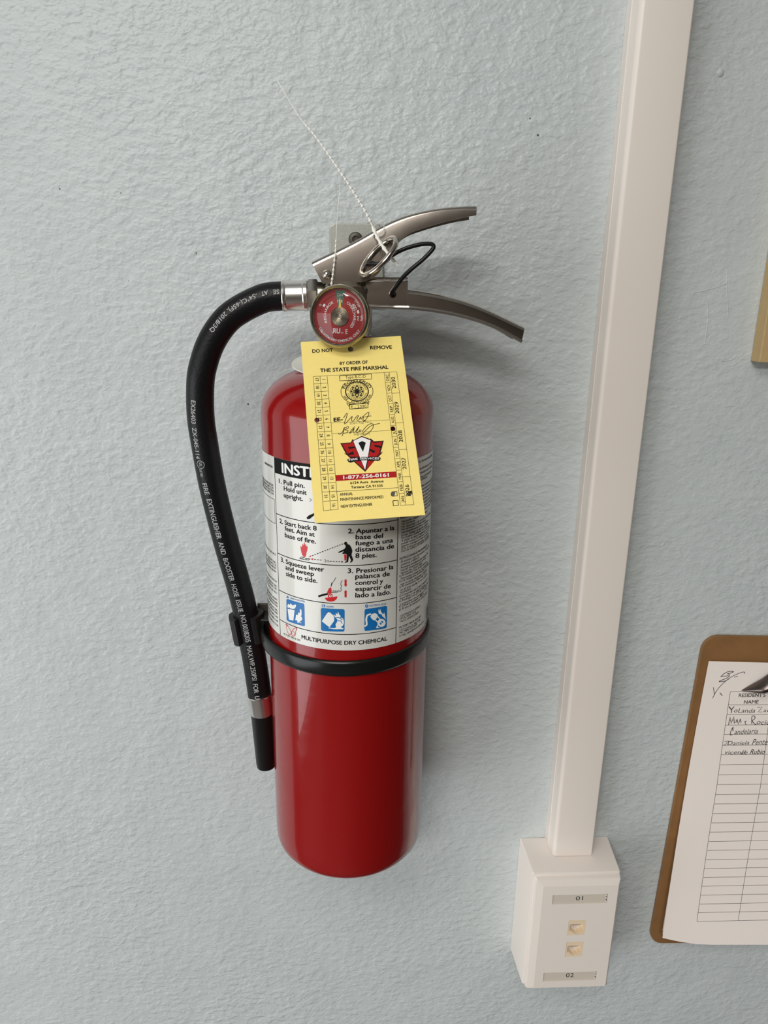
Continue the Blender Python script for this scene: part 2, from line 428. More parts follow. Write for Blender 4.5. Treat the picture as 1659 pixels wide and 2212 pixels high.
# divider positions in label coordinates
uL = cs.uv(*K5.P((198, 690)))[0]; uR = cs.uv(*K5.P((1290, 600)))[0]
def vline(u, v0, v1, wd=0.0005):
    n = 2; K.add([(u-wd/2, v0), (u+wd/2, v0), (u+wd/2, v1), (u-wd/2, v1)], [(0, 1, 2, 3)])
def hline(v, u0, u1, wd=0.0005, ink_=None):
    n = 30; q = []
    for i in range(n+1):
        u = u0+(u1-u0)*i/n; q += [(u, v-wd/2), (u, v+wd/2)]
    (ink_ or K).add(q, [(2*i, 2*i+2, 2*i+3, 2*i+1) for i in range(n)])
vline(uL, vb, vt); vline(uR, vb, vt)
v_h0 = K.uv((170, 272))[1]                      # lower edge of the black heading
rows = [K.uv((180, 650))[1], K.uv((188, 1022))[1], K5.uv((200, 408))[1], K5.uv((205, 686))[1]]
rows = [(K.uv((180, 650))[1]+K.uv((1300, 717))[1])/2, (K5.uv((188, 65))[1]+K5.uv((1295, 130))[1])/2, (K5.uv((200, 408))[1]+K5.uv((1290, 488))[1])/2, (K5.uv((205, 686))[1]+K5.uv((1283, 772))[1])/2]
for v in rows: hline(v, uL, uR)
hline((v_h0+vt)/2, uL, uR, vt-v_h0)
def T(s, *a, **k): K.text(s, *a, **k)
def T5(s, *a, **k): K5.text(s, *a, **k)
Wt.text('INSTRUCTIONS', (218, 262), (1240, 290), 92, 0.035)
B = 0.028
T('1. Pull pin.', (190, 362), (432, 410), 40, B); T('Hold unit', (236, 432), (450, 475), 40, B); T('upright.', (236, 495), (415, 533), 40, B)
T('2. Start back 8', (196, 738), (545, 812), 40, B); T('feet. Aim at', (245, 808), (525, 868), 40, B); T('base of fire.', (245, 870), (538, 934), 40, B)
T('2. Apuntar a la', (836, 836), (1270, 803), 42, B); T('base del', (906, 892), (1165, 878), 42, B); T('fuego a una', (904, 950), (1258, 920), 42, B)
T('distancia de', (904, 1010), (1268, 975), 42, B); T('8 pies.', (904, 1068), (1106, 1060), 42, B)
T5('3. Squeeze lever', (208, 142), (615, 238), 40, B); T5('and sweep', (252, 215), (520, 280), 40, B); T5('side to side.', (256, 275), (552, 345), 40, B)
T5('3. Presionar la', (834, 250), (1262, 210), 42, B); T5('palanca de', (904, 302), (1228, 275), 42, B); T5('control y', (904, 362), (1166, 345), 42, B)
T5('esparcir de', (904, 420), (1238, 390), 42, B); T5('lado a lado.', (904, 480), (1240, 446), 42, B)
T5('MULTIPURPOSE DRY CHEMICAL', (402, 868), (1203, 884), 36, 0.030)
T5('VICTORY FIRE & GAS', (232, 828), (390, 893), 14, 0.01)
T('2m', (615, 1108), (662, 1110), 26)
# pictures: pin pulling hose end, flame, crouching figure, dashed lines
K.poly([(448, 690), (470, 668), (520, 645), (520, 668), (478, 702), (456, 705)])
K.line([(475, 508), (500, 520), (478, 536)], 0.0003)
Rd.poly([(404, 1030), (395, 990), (392, 955), (405, 968), (410, 935), (420, 950), (427, 918), (437, 950), (445, 935), (446, 962), (456, 955), (458, 985), (448, 1020), (440, 1058), (418, 1055)], 3)
K.line([(383, 1075), (400, 1060), (425, 1064), (440, 1075), (470, 1080), (484, 1074), (470, 1090), (430, 1085), (400, 1078), (383, 1075)], 0.00035)
K.line([(400, 1075), (425, 1068)], 0.0003); K.line([(440, 1082), (470, 1072)], 0.0003)
def dash(I, a, b, n, w=0.00045):
    a, b = V(a), V(b)
    for i in range(n):
        I.line([a.lerp(b, i/n), a.lerp(b, (i+0.6)/n)], w)
dash(K, (500, 1048), (800, 932), 13); dash(K, (520, 1083), (600, 1090), 3); dash(K, (668, 1100), (775, 1104), 4)
Rd.poly([(470, 1058), (492, 1042), (490, 1062)]); Rd.poly([(487, 1080), (512, 1070), (510, 1092)])
K.poly([(775, 1095), (795, 1105), (775, 1114)])
K.poly([(800, 932), (806, 918), (822, 916), (830, 928), (832, 938), (852, 945), (868, 970), (878, 1000), (870, 1040), (886, 1085), (880, 1100), (860, 1116), (856, 1108), (866, 1090), (846, 1050), (838, 1108), (806, 1116), (806, 1108), (822, 1098), (826, 1040), (818, 1030), (800, 1030), (786, 1032), (784, 1022), (800, 1005), (748, 1022), (746, 1012), (800, 985), (815, 968), (812, 948), (798, 938)])
Rd.poly([(800, 1036), (818, 1032), (824, 1048), (818, 1096), (804, 1092)], 0)
# squeeze picture
K5.poly([(556, 462), (600, 448), (645, 438), (650, 455), (600, 468), (562, 480)])
Rd2.poly([(640, 432), (660, 392), (678, 384), (684, 420), (682, 440), (648, 444)])
Rd2.poly([(620, 484), (738, 470), (730, 495), (708, 514), (680, 520), (650, 516), (630, 504)])
Rd2.disc((670, 464), 22); W5.disc((672, 466), 12); 
K6.disc((673, 466), 4)
K5.line([(724, 292), (702, 330), (684, 345), (678, 380)], 0.0003, 4); K5.line([(786, 320), (772, 338), (770, 365), (780, 372), (768, 395), (776, 408), (762, 425), (745, 412), (735, 432), (722, 415), (714, 430), (700, 412), (694, 435)], 0.0003, 3)
K5.line([(684, 436), (720, 436), (750, 425)], 0.0003); K5.line([(690, 345), (678, 372)], 0.0005)
for y0, y1, t in ((312, 360, 380), (478, 430, 410)):
    Rd2.line([(814, y0), (814, y1)], 0.0012); Rd2.poly([(798, y1), (830, y1), (814, t)])
# winged emblem of the maker
Em = Ink(cs, lo, C5)
for L in ([(256, 735), (262, 775), (275, 815), (290, 832), (305, 818), (298, 790), (275, 755), (256, 735)], [(358, 768), (335, 772), (312, 800), (308, 830), (325, 846), (345, 830), (348, 800), (358, 768)], [(300, 800), (310, 815), (306, 826)], [(320, 800), (335, 812), (330, 835)]):
    Em.line(L, 0.0004, 4)
K5.line([(254, 733), (268, 740), (278, 756)], 0.0004); K5.line([(345, 770), (360, 768), (354, 790)], 0.0005)
# hazard pictograms
def rrect(I, a, b, c, d, r=0.08):
    a, b, c, d = V(a), V(b), V(c), V(d)
    P = lambda s, t: tuple(a.lerp(b, s).lerp(d.lerp(c, s), t)); o = []
    for cx_, cy_, a0 in ((1-r, r, -90), (1-r, 1-r, 0), (r, 1-r, 90), (r, r, 180)):
        for k in range(5):
            t = math.radians(a0+k*22.5); o.append(P(cx_+r*math.cos(t), cy_+r*math.sin(t)))
    I.poly(o)
rrect(Bl, (260, 492), (428, 540), (434, 756), (262, 700)); rrect(Bl, (582, 578), (806, 592), (804, 803), (585, 795)); rrect(Bl, (992, 590), (1204, 558), (1200, 770), (990, 798))
W5.poly([(272, 588), (338, 600), (326, 700), (285, 690)]); W5.poly([(270, 560), (278, 540), (292, 552), (300, 535), (318, 556), (348, 546), (352, 562), (336, 592), (274, 578)])
W5.poly([(352, 640), (368, 650), (372, 620), (386, 630), (388, 585), (402, 600), (404, 640), (398, 660), (412, 680), (400, 700), (380, 708), (384, 720), (360, 715), (366, 700), (345, 688)], 0)
W5.line([(342, 690), (372, 700), (400, 722)], 0.0004); K6b = Ink(cs, lo+0.000095, C5); K6b.line([(282, 578), (338, 592)], 0.0004)
W5.poly([(592, 704), (640, 632), (655, 618), (672, 624), (700, 650), (708, 668), (708, 700), (664, 762)])
W5.poly([(700, 640), (724, 655), (722, 625), (738, 640), (744, 612), (754, 640), (770, 655), (762, 672), (784, 672), (796, 690), (800, 720), (790, 745), (770, 760), (794, 772), (740, 780), (690, 778), (726, 762), (720, 735), (734, 712), (740, 690), (722, 675)])
W5.line([(655, 768), (720, 775), (795, 776)], 0.0005); B6 = Ink(cs, lo+0.000095, C5)
B6.line([(716, 672), (750, 668), (785, 690)], 0.0005); B6.line([(740, 700), (770, 700), (782, 725)], 0.0005)
W5.line([(992, 752), (1012, 735), (1008, 690), (1018, 650), (1052, 636)], 0.0011, 5)
W5.poly([(1046, 660), (1060, 636), (1090, 628), (1112, 640), (1118, 660), (1086, 698), (1072, 692), (1058, 680)])
W5.line([(1092, 688), (1112, 712)], 0.0006); W5.line([(1116, 660), (1136, 686)], 0.0006)
W5.disc((1150, 720), 38, 24); B6.line([(1136, 718), (1148, 735)], 0.0009); B6.line([(1150, 703), (1164, 718)], 0.0009)
W5.poly([(1126, 632), (1120, 606), (1128, 588), (1136, 612), (1140, 588), (1148, 618), (1166, 640), (1176, 622), (1184, 650), (1190, 690), (1176, 672), (1160, 660), (1150, 640)])
W5.poly([(1098, 770), (1112, 735), (1120, 760), (1140, 768)])
Bt.text('TRASH-WOOD-PAPER', (296, 492), (434, 528), 13, 0.02); Bt.poly([(258, 484), (272, 462), (286, 490)])
Bt.text('LIQUIDS', (632, 573), (702, 576), 15, 0.02); Bt.rect((592, 546), (622, 548), (622, 574), (592, 572), 3); W5.text('B', (600, 569), (614, 570), 18, 0.02)
Bt.text('ELECTRICAL EQUIP', (1038, 566), (1194, 548), 15, 0.02); Bt.disc((1012, 562), 16); W5.text('C', (1005, 569), (1019, 568), 14, 0.02)
# ---- small print of the right-hand column
FS = (850, 1110, 7.62)
KF = Ink(cs, lo, FS)
uc0 = cs.uv(*KF.P((100, 760)))[0]
right_print = [('PRECAUCIONES', 85, 1), ('Mantener alejado de los ninos.', 145, 0), ('No incinerar.', 187, 0), ('No descargar a la cara de otra persona.', 232, 0), ('No almacenar a temperaturas', 275, 0), ('extremadamente frias o calientes.', 322, 0),
    ('Evitar inhalar el agente quimico.', 370, 0), ('No probar. Cualquier uso requiere', 412, 0), ('A pesar de que el agente no es toxico,', 458, 0), ('puede causar irritacion. Si toca el', 505, 0), ('agente, enjuagar la zona con agua.', 550, 0), ('Si la irritacion persiste, consultar', 596, 0), ('con un medico. El cilindro esta bajo', 632, 0),
    ('INSTRUCCIONES DE MANTENIMIENTO', 755, 1), ('El extintor sera mantenido y recargado', 803, 0), ('conforme a NFPA 10.', 852, 0), ('Recargue inmediatamente despues de', 900, 0), ('Llamar al personal de servicio', 944, 0), ('Servicio No. ZX-LC-5002', 990, 0),
    ('a) El extintor sera inspeccionado', 1035, 2), ('frecuentes cuando las circunstancias', 1080, 0), ('b) La manguera, la boquilla y la valvula', 1125, 2), ('que no esten obstruidas o danadas', 1172, 0), ('c) El manometro debe estar en el', 1218, 2), ('en el area verde, si no el extintor', 1266, 0), ('RECARGADO.', 1312, 0),
    ('d) Comprobar que el SELLO del pasador', 1365, 2), ('este libre y sin obstrucciones', 1405, 0), ('e) Recargar con 2.27 kg (5 lb) de polvo', 1450, 2), ('y presurizar con nitrogeno a 195 psi', 1500, 0), ('f) Cilindro probado a 600 psi', 1545, 2), ('g) El ano de fabricacion esta grabado', 1590, 2),
    ('CONTIENE POLVO QUIMICO', 1700, 0), ('MICA, HMIS 1-0-0', 1742, 0), ('TALCO, NUISANCE DUST', 1788, 0), ('VICTORY FIRE & GAS INC', 1890, 1), ('1713 Lewis St. Bay City', 1935, 0), ('PH: (989) 322-0205', 1975, 0), ('E-Mail: sales@victoryfire.com', 2025, 0)]
def uvtext(I, txt, u, v, wd, h, bold):
    vs, fs = text_geo(txt, bold); x0 = min(q[0] for q in vs); x1 = max(q[0] for q in vs)
    I.add([(u+(x-x0)/(x1-x0)*wd, v+y/CAP*h) for x, y in vs], fs, 4 if bold > 0 else 1)
for s_, y_, k in right_print:
    xa = {0: 132 - y_*0.02, 1: 108-y_*0.015, 2: 100-y_*0.01}[k]
    u, v = cs.uv(*KF.P((xa, y_)))
    uvtext(KF, s_, u, v, len(s_)*(0.00103 if k == 1 else 0.00093), 0.0013, 0.02 if k == 1 else 0.006)
# upper right, beside the card
C4r = Ink(cs, lo, C4)
for s_, y_ in (('EL PROPIETARIO DEBE', 172), ('ADVERTENCIA: NO USE', 240), ('CUANDO NO SE UTILIZA', 280), ('CON ESTE PROPOSITO', 322), ('PROPIEDAD.', 345)):
    u, v = cs.uv(*C4r.P((1512, y_))); uvtext(C4r, s_, u-0.0008, v, len(s_)*0.0011, 0.0012, 0.01)
u, v = cs.uv(*C4r.P((1530, 400)))
for i in range(8):
    uvtext(C4r, random.choice(['DE ACUERDO CON LA NORMA', 'PARA INCENDIOS DE CLASE', 'LA RECARGA Y SERVICIO DE']), u-0.0010, v-i*0.0022, 0.024, 0.0011, 0.006)
# left column: lines of small print running off round the cylinder, and the empty box
v_l = cs.uv(*C4.__class__((1, 1)) if False else (578, 1062))[1]
LC = Ink(cs, lo, (0, 0, 1))
u_end = uL-0.0022
def left_line(py, n, px=590, bold=0.008):
    v = cs.uv(px, py)[1]
    t = random.choice(['UNDERWRITERS LABORATORIES CLASSIFIED', 'DO NOT REMOVE THIS INSTRUCTION PLATE', 'INSPECT MONTHLY OR MORE FREQUENTLY', 'REFILL AFTER EACH USE OR DISCHARGE'])[:n]
    uvtext(LC, t, u_end-len(t)*0.00105, v, len(t)*0.00105, 0.0013, bold)
for y_ in (1050, 1056, 1062, 1068): left_line(y_, 30)
left_line(1011, 12, bold=0.03)
for y_ in (1196, 1213, 1219, 1225, 1232, 1252, 1262, 1268, 1276, 1290, 1297, 1303, 1312, 1318, 1326, 1334, 1343): left_line(y_, random.choice((20, 26, 31)))
ub = uL-0.0014; vb0 = cs.uv(596, 1131)[1]; vb1 = cs.uv(592, 1078)[1]
for v in (vb0, vb1): hline(v, ub-0.03, ub, 0.0003, LC)
LC.add([(ub-0.0003, vb0), (ub, vb0), (ub, vb1), (ub-0.0003, vb1)], [(0, 1, 2, 3)])
# grey outlined box low on the right-hand side
GB = Ink(cs, lo, (0, 0, 1)); u, v = cs.uv(918, 1312); u2, v2 = cs.uv(918, 1346)
for I_, q in ((GB, 0.0),):
    hline(v, u, u+0.02, 0.0004, GB); hline(v2, u, u+0.02, 0.0004, GB); GB.add([(u, v2), (u+0.0004, v2), (u+0.0004, v), (u, v)], [(0, 1, 2, 3)])
    hline((v+v2)/2, u+0.003, u+0.02, (v-v2)*0.7, GB)
vs, fs = join((K.vs, K.fs), (K5.vs, K5.fs), (KF.vs, KF.fs), (C4r.vs, C4r.fs), (LC.vs, LC.fs), (K6.vs, K6.fs), (K6b.vs, K6b.fs))
mesh_obj('black_lettering', vs, fs, ink, lab)['label'] = 'black lettering and line drawings'
mesh_obj('grey_box_print', GB.vs, GB.fs, ink_soft, lab)
Wt.build('heading_lettering', white_ink, lab)['label'] = 'white heading letters'
Rd.build('aiming_diagram_print', red_ink, lab)['label'] = 'red flame and extinguisher of the aiming drawing'; Rd2.build('squeezing_diagram_print', red_ink, lab)['label'] = 'red lever head and arrows'; Em.build('maker_emblem', red_ink, lab)['label'] = 'red winged outline emblem'
vs, fs = join((Bl.vs, Bl.fs), (Bt.vs, Bt.fs), (B6.vs, B6.fs)); mesh_obj('blue_pictograms', vs, fs, blue_ink, lab)['label'] = 'three blue hazard squares'
W5.build('white_pictogram_shapes', white_ink, lab)['label'] = 'white shapes on the blue squares'
# ---- black strap, buckle and hose clip
sv = cs.uv(755, 1443)[1]
sp = []
for i in range(97):
    a = 2*math.pi*i/96
# strap tilts a little and stands off the cylinder at its left, where it pulls to the hose clip
svL = cs.uv(592, 1377)[1]; svR = cs.uv(924, 1356)[1]
bh = 0.0052
def strap(a):
    off = 0.0012+0.0035*max(0, math.sin(-a))**6
    return off
vs, fs = [], []
n = 96; tiltv = 0.0
zc = sv
for i in range(n):
    a = -math.pi+2*math.pi*i/n; o1 = strap(a)
    for off, dz in ((o1-0.0009, -bh), (o1+0.0005, -bh*0.92), (o1+0.0009, -bh*0.6), (o1+0.0009, bh*0.6), (o1+0.0005, bh*0.92), (o1-0.0009, bh)):
        r = CR+off; vs.append(M(r*math.sin(a), -r*math.cos(a), zc+dz+0.0012*math.sin(a)))
for i in range(n):
    for k in range(6):
        j = (i+1) % n; fs.append((i*6+k, i*6+(k+1) % 6, j*6+(k+1) % 6, j*6+k))
mesh_obj('hose_strap', vs, fs, strap_m, ext, smooth=True, angle=60)
# ---- hose
hp = [(667, 638, -.066), (640, 638.5, -.066), (610, 639.5, -.066), (577.5, 642.3, -.066), (551.6, 651.7, -.066), (521, 667.5, -.066), (495, 685.8, -.066), (472.9, 711.7, -.066), (454, 744.6, -.066), (441.6, 779.9, -.066), (434, 815, -.066), (432.2, 862, -.065), (434.5, 909, -.064), (441.6, 956, -.063), (454, 1026.7, -.061), (468, 1090, -.059), (490, 1175.7, -.056), (511, 1248, -.052), (526.4, 1306, -.050), (541, 1378, -.049), (551.6, 1436, -.048), (560.6, 1497, -.047), (563.6, 1517, -.0465), (567, 1537, -.046)]
hw = [W(*p) for p in hp]
hc = spline(hw[2:], 8)
HR = 0.0083
hose = mesh_obj('hose', *tube(hc, HR, 40), rubber, ext, smooth=True)
hs = Rope(hc, HR)
C6, C7 = (380, 580, 4.253), (400, 1060, 3.457)
H6, H7 = Ink(hs, 0.00020, C6), Ink(hs, 0.00020, C7)
H6.text('SE', (960, 210), (905, 213), 38, 0.01); H6.text('AT', (858, 216), (795, 232), 38, 0.01); H6.text('-54\u00b0C(-65F), 2018/3Q', (760, 238), (338, 572), 38, 0.01)
H6.text('EX26403  ZX-045-114', (166, 1190), (208, 1722), 40, 0.01); H6.text('LISTED', (238, 1815), (252, 1885), 20, 0.01)
H6.text('FIRE', (262, 1945), (290, 2045), 40, 0.01)
H7.text('EXTINGUISHER  AND  BOOSTER  HOSE  ISSUE', (176, 35), (413, 868), 32, 0.01)
H7.text('NO.0038205', (424, 892), (466, 1090), 32, 0.01); H7.text('MAX.WP.250PSI  FOR  U', (470, 1118), (534, 1510), 30, 0.01)
a0, b0 = H6.uv((247, 1770)); q = []
for i in range(28):
    t = 2*math.pi*i/28
    for rr in (0.0026, 0.0023): q.append((a0+rr*math.cos(t), b0+rr*math.sin(t)))
H6.add(q, [(2*i, 2*i+1, (2*i+3) % 56, (2*i+2) % 56) for i in range(28)])
H6.text('UL', (236, 1752), (240, 1786), 24, 0.01)
vs, fs = join((H6.vs, H6.fs), (H7.vs, H7.fs)); hl = mesh_obj('hose_lettering', vs, fs, mat('hose_print', (0.42, 0.42, 0.42), 0.6), hose); hl['label'] = 'grey lettering printed along the hose'; hl['kind'] = 'stuff'
def along(a, b, prof, seg=32):
    d = b-a; L = d.length
    return lathe([(r, h*L) for r, h in prof], a, d, seg)
mesh_obj('hose_ferrule', *along(hw[2], hw[0]+(hw[0]-hw[2]).normalized()*-0.0005, [(0.0070, 0), (0.0088, 0), (0.0090, 0.03), (0.0089, 0.12), (0.0086, 0.16), (0.0086, 0.8), (0.0090, 0.84), (0.0089, 0.97), (0.0078, 1.0), (0, 1)], 40), ferr, ext, smooth=True, angle=25)
mesh_obj('lower_ferrule', *along(hw[-3], hw[-1], [(0.0070, -0.03), (0.0092, -0.03), (0.0093, 0.05), (0.0091, 0.1), (0.0088, 0.9), (0.0086, 1.0), (0, 1)], 40), ferr, ext, smooth=True, angle=30)
nz = W(575, 1655, -.0455)
mesh_obj('nozzle', *along(hw[-1], nz, [(0.0078, 0), (0.0086, 0.0), (0.0086, 0.025), (0.0083, 0.035), (0.0070, 0.93), (0.0066, 0.99), (0.0060, 1.0), (0.0040, 1.0), (0.0038, 0.9), (0, 0.9)], 40), plastic_k, ext, smooth=True, angle=35)
# hose clip: ribbed C-shaped grip round the hose, its arm and the steel-grey tab behind
cu0 = hs.uv(541, 1352)[0]
c, t, nn, bb = hs.frame(cu0)
cl_vs, cl_fs = [], []
seg = 26; half = 0.0095
a_list = [math.radians(-25-300*i/seg) for i in range(seg+1)]    # runs from the front left round the back
sect = []
for i, a in enumerate(a_list):
    rib = 0.0007*max(0, math.sin(i*1.35))
    for r, h in ((HR+0.0003, -half), (HR+0.0034+rib, -half), (HR+0.0034+rib, half), (HR+0.0003, half)):
        cl_vs.append(c-bb*0+(nn*math.cos(a)-bb*math.sin(a))*r*1.0+t*h)
for i in range(seg):
    for k in range(4):
        cl_fs.append((i*4+k, i*4+(k+1) % 4, i*4+4+(k+1) % 4, i*4+4+k))
cl_fs += [(0, 1, 2, 3), tuple(seg*4+k for k in range(4))]
mesh_obj('hose_clip', cl_vs, cl_fs, mat('clip_plastic', (0.014, 0.013, 0.012), 0.5, spec=0.3), ext)
p0 = W(563, 1330, -.050); p1 = W(596, 1378, -.050)
mesh_obj('clip_arm', *bev_box(p0.x, p1.x+0.001, -0.056, -0.044, p1.z, p0.z, 0.001), plastic_k, ext)
q0 = W(556, 1303, -.040); q1 = W(590, 1332, -.040)
mesh_obj('clip_tab', *bev_box(q0.x, q1.x+0.012, -0.041, -0.039, q1.z, q0.z, 0.0004), mat('dull_steel', (0.10, 0.09, 0.075), 0.5, 0.6), ext)
# ---- valve
YA = -0.066
vx = M(0, 0, 0.36).x; vz0 = W(760, 722, YA).z
def hexnut(c, ax, r, l):
    return lathe([(r*0.86, 0), (r, l*0.12), (r, l*0.88), (r*0.86, l)], c, ax, 6)
vb_ = lathe([(0.0158, -0.042), (0.0165, -0.040), (0.0165, -0.030), (0.0135, -0.028), (0.0130, -0.020), (0.0145, -0.016), (0.0145, 0.006), (0.011, 0.009), (0.0, 0.009)], (vx, YA, HZ), (0, 0, 1), 40)
port = lathe([(0.0075, 0), (0.0075, 0.012), (0, 0.012)], (W(690, 638, YA).x-0.004, YA, W(690, 638, YA).z), (1, 0, 0), 28)
mesh_obj('valve_body', *join(vb_, port, lathe([(0.009, 0), (0.009, 0.026), (0, 0.022)], (vx-0.004, YA-0.028, W(735, 684, -.088).z), (0, 1, 0), 28)), brass, ext, smooth=True, angle=35)
mesh_obj('hose_nut', *hexnut(W(664, 638, YA), (1, 0, 0), 0.0095, 0.0062), ferr, ext)
C1 = (640, 420, 3.1904)
def px1(x, y): return (C1[0]+x/C1[2], C1[1]+y/C1[2])
def channel(Tp, Bp, yf, yb, th=0.0014, rc=0.0026, n=5):
    Ts = spline([W(*p, yf) for p in Tp], n) if n else [W(*p, yf) for p in Tp]
    Bs = spline([W(*p, yf) for p in Bp], n) if n else [W(*p, yf) for p in Bp]
    vs, fs = [], []
    def sec(Tq, Bq):
        up = (Tq-Bq); H = up.length; up.normalize(); out = []
        wd = yb-yf
        def path(o):
            r = max(rc-o, 0.0004); pts = [(o, 0.0)]
            for k in range(5):
                a = math.radians(180-22.5*k); pts.append((o+r+r*math.cos(a), H-o-r+r*math.sin(a)))
            for k in range(5):
                a = math.radians(90-22.5*k); pts.append((wd-o-r+r*math.cos(a), H-o-r+r*math.sin(a)))
            pts.append((wd-o, 0.0)); return pts
        for y, h in path(0)+path(th)[::-1]: out.append(Bq+up*h+V((0, y, 0)))
        return out
    secs = [sec(a, b) for a, b in zip(Ts, Bs)]; m = len(secs[0])
    for s_ in secs: vs += s_
    for i in range(len(secs)-1):
        for k in range(m): fs.append((i*m+k, i*m+(k+1) % m, (i+1)*m+(k+1) % m, (i+1)*m+k))
    for base in (0, (len(secs)-1)*m):
        for k in range(m//2-1): fs.append((base+k, base+k+1, base+m-2-k, base+m-1-k))
    return (vs, fs), Bs
YF, YB = -0.0770, -0.0500
Tu = [(672, 566), (700, 552.5), (735, 536), (775, 515.5), (820, 490), (860, 471.5), (900, 459), (950, 449.5), (1000, 445), (1030, 444)]
Bu = [(697, 613), (722, 612.5), (752, 611), (790, 607.5), (818, 590), (845, 545), (878, 509), (920, 491), (985, 473), (1029, 465)]
(gu, _) = channel(Tu, Bu, YF, YB)
mesh_obj('squeeze_lever', *gu, chrome_s, ext, smooth=True, angle=35)
blk, Bs0 = channel([(790, 598.5), (830, 598.5), (881, 598)], [(790, 662), (830, 663), (881, 664)], YF+0.0015, YB-0.0015, n=3)
Tl = [(881, 625), (910, 629), (950, 636), (1000, 648.5), (1050, 667), (1095, 688), (1134, 707)]
Bl_ = [(881, 664), (910, 666), (946, 672), (986, 678), (1010, 688), (1047, 697), (1090, 715), (1128, 737)]
Bl_ = [(881, 664), (912, 667), (948, 672), (990, 680.5), (1040, 695), (1085, 714), (1127, 737.5)]
low, Bs1 = channel(Tl, Bl_, YF+0.0005, YB-0.0005, n=6)
lip = tube([p+V((0, -0.0004, 0)) for p in Bs0[:-1]+Bs1], 0.0011, 8)
mesh_obj('carry_handle', *join(blk, low, lip), chrome, ext, smooth=True, angle=35)
def rivet(px, py, y, r, h, name, m, dome=True):
    c_ = W(px, py, y)
    pr_ = [(r, 0)]+[(r*math.cos(math.radians(a)), h*math.sin(math.radians(a))) for a in (15, 30, 45, 60, 75, 90)] if dome else [(r, 0), (r, h*0.7), (r*0.85, h), (0, h)]
    return mesh_obj(name, *lathe(pr_, c_, (0, -1, 0), 24), m, ext, smooth=True)
rivet(706.5, 593.5, YF, 0.0026, 0.0024, 'rivet', chrome)
rivet(785, 628, YF+0.001, 0.0026, 0.0010, 'rivet', chrome_s, False)
hc_ = W(849, 636, YF+0.0014)
mesh_obj('seal_hole_shade', *lathe([(0.0019, 0), (0.0019, 0.0003), (0, 0.0003)], hc_, (0, -1, 0), 24), dark, ext)  # solid near-black disc, painted shade in place of an open hole
# pull pin and its ring
pa, pb = W(784, 594, -0.088), W(853, 516, -0.088)
cen = (pa+pb)/2; e1 = (pb-pa).normalized(); rr = (pb-pa).length/2
e2 = (V((0, -1, 0))*0.93+V((-e1.z, 0, e1.x))*-0.34).normalized()
mesh_obj('pull_ring', *tube([cen+e1*rr*math.cos(2*math.pi*i/48)+e2*rr*0.85*math.sin(2*math.pi*i/48) for i in range(48)], 0.0015, 12, closed=True), chrome, ext, smooth=True)
pc = W(793, 592, -0.088)
mesh_obj('pull_pin', *lathe([(0.0013, 0), (0.0016, 0.0004), (0.0016, 0.034), (0.0, 0.034)], pc, (0, 1, 0), 20), chrome, ext, smooth=True, angle=30)
# ---- pressure gauge
gn = V((-0.28, -1, 0.02)).normalized(); gc = W(733, 683.5, -0.100); G = 0.0168
gb = lathe([(0.0105, -0.012), (0.0130, -0.008), (G-0.0012, -0.005), (G, -0.0035), (G+0.0001, 0.0), (G-0.0003, 0.0012), (G-0.0011, 0.0018), (G-0.0019, 0.0013), (G-0.0021, 0.0), (G-0.0021, -0.0022)], gc, gn, 72)
gauge = mesh_obj('pressure_gauge', *gb, bezel_m, ext, smooth=True, angle=50); gauge['label'] = 'round bronze-rimmed gauge with red dial'
gu_ = V((0, 0, 1)).cross(gn)*-1; gu_ = V((0, 0, 1)).cross(gn)
if gu_.x < 0: gu_ = -gu_
gu_.normalize(); gv_ = gn.cross(gu_); gv_ = gv_ if gv_.z > 0 else -gv_
gp = Plane(gc+gn*-0.0012, gu_, gv_)
if gp.n.dot(gn) < 0: gp.n = -gp.n
class UV:                                          # draws straight in surface metres
    def __init__(s, S): s.S = S
gr = G-0.0020
def disc_uv(I, cu_, cv_, r, n=48, r0=0.0, a0=0, a1=360):
    q = []; 
    for i in range(n+1):
        a = math.radians(a0+(a1-a0)*i/n); q += [(cu_+r0*math.cos(a), cv_+r0*math.sin(a)), (cu_+r*math.cos(a), cv_+r*math.sin(a))]
    I.add(q, [(2*i, 2*i+1, 2*i+3, 2*i+2) for i in range(n)])
D1 = Ink(gp, 0.0); disc_uv(D1, 0, 0, gr, 64); D1.build('gauge_dial', mat('dial_red', (0.33, 0.02, 0.022), 0.6, spec=0.1), gauge)
D2 = Ink(gp, 0.0001); disc_uv(D2, 0, 0, gr*0.93, 12, gr*0.36, 77, 102); D2.build('green_zone', mat('dial_green', (0.008, 0.09, 0.04), 0.4), gauge)
D3 = Ink(gp, 0.0003)
def arc_uv(I, txt, r, a0, a1, h, bold=0.0):
    vs, fs = text_geo(txt, bold); x0 = min(v[0] for v in vs); x1 = max(v[0] for v in vs); sg = 1 if a1 < a0 else -1
    I.add([((r+sg*y/CAP*h)*math.cos(math.radians(a0+(a1-a0)*(x-x0)/(x1-x0))), (r+sg*y/CAP*h)*math.sin(math.radians(a0+(a1-a0)*(x-x0)/(x1-x0)))) for x, y in vs], fs, 4 if bold > 0 else 1)
arc_uv(D3, 'RECHARGE', gr*0.53, 205, 118, 0.0013, 0.01); arc_uv(D3, 'OVERCHARGED', gr*0.52, 62, -42, 0.0015, 0.01)
arc_uv(D3, 'USE WITH DRY CHEMICAL ONLY', gr*0.93, 209, 328, 0.0014, 0.01)
arc_uv(D3, '0', gr*0.80, 155, 150, 0.0012); disc_uv(D3, 0, 0, gr*0.76, 3, gr*0.68, 144, 152)
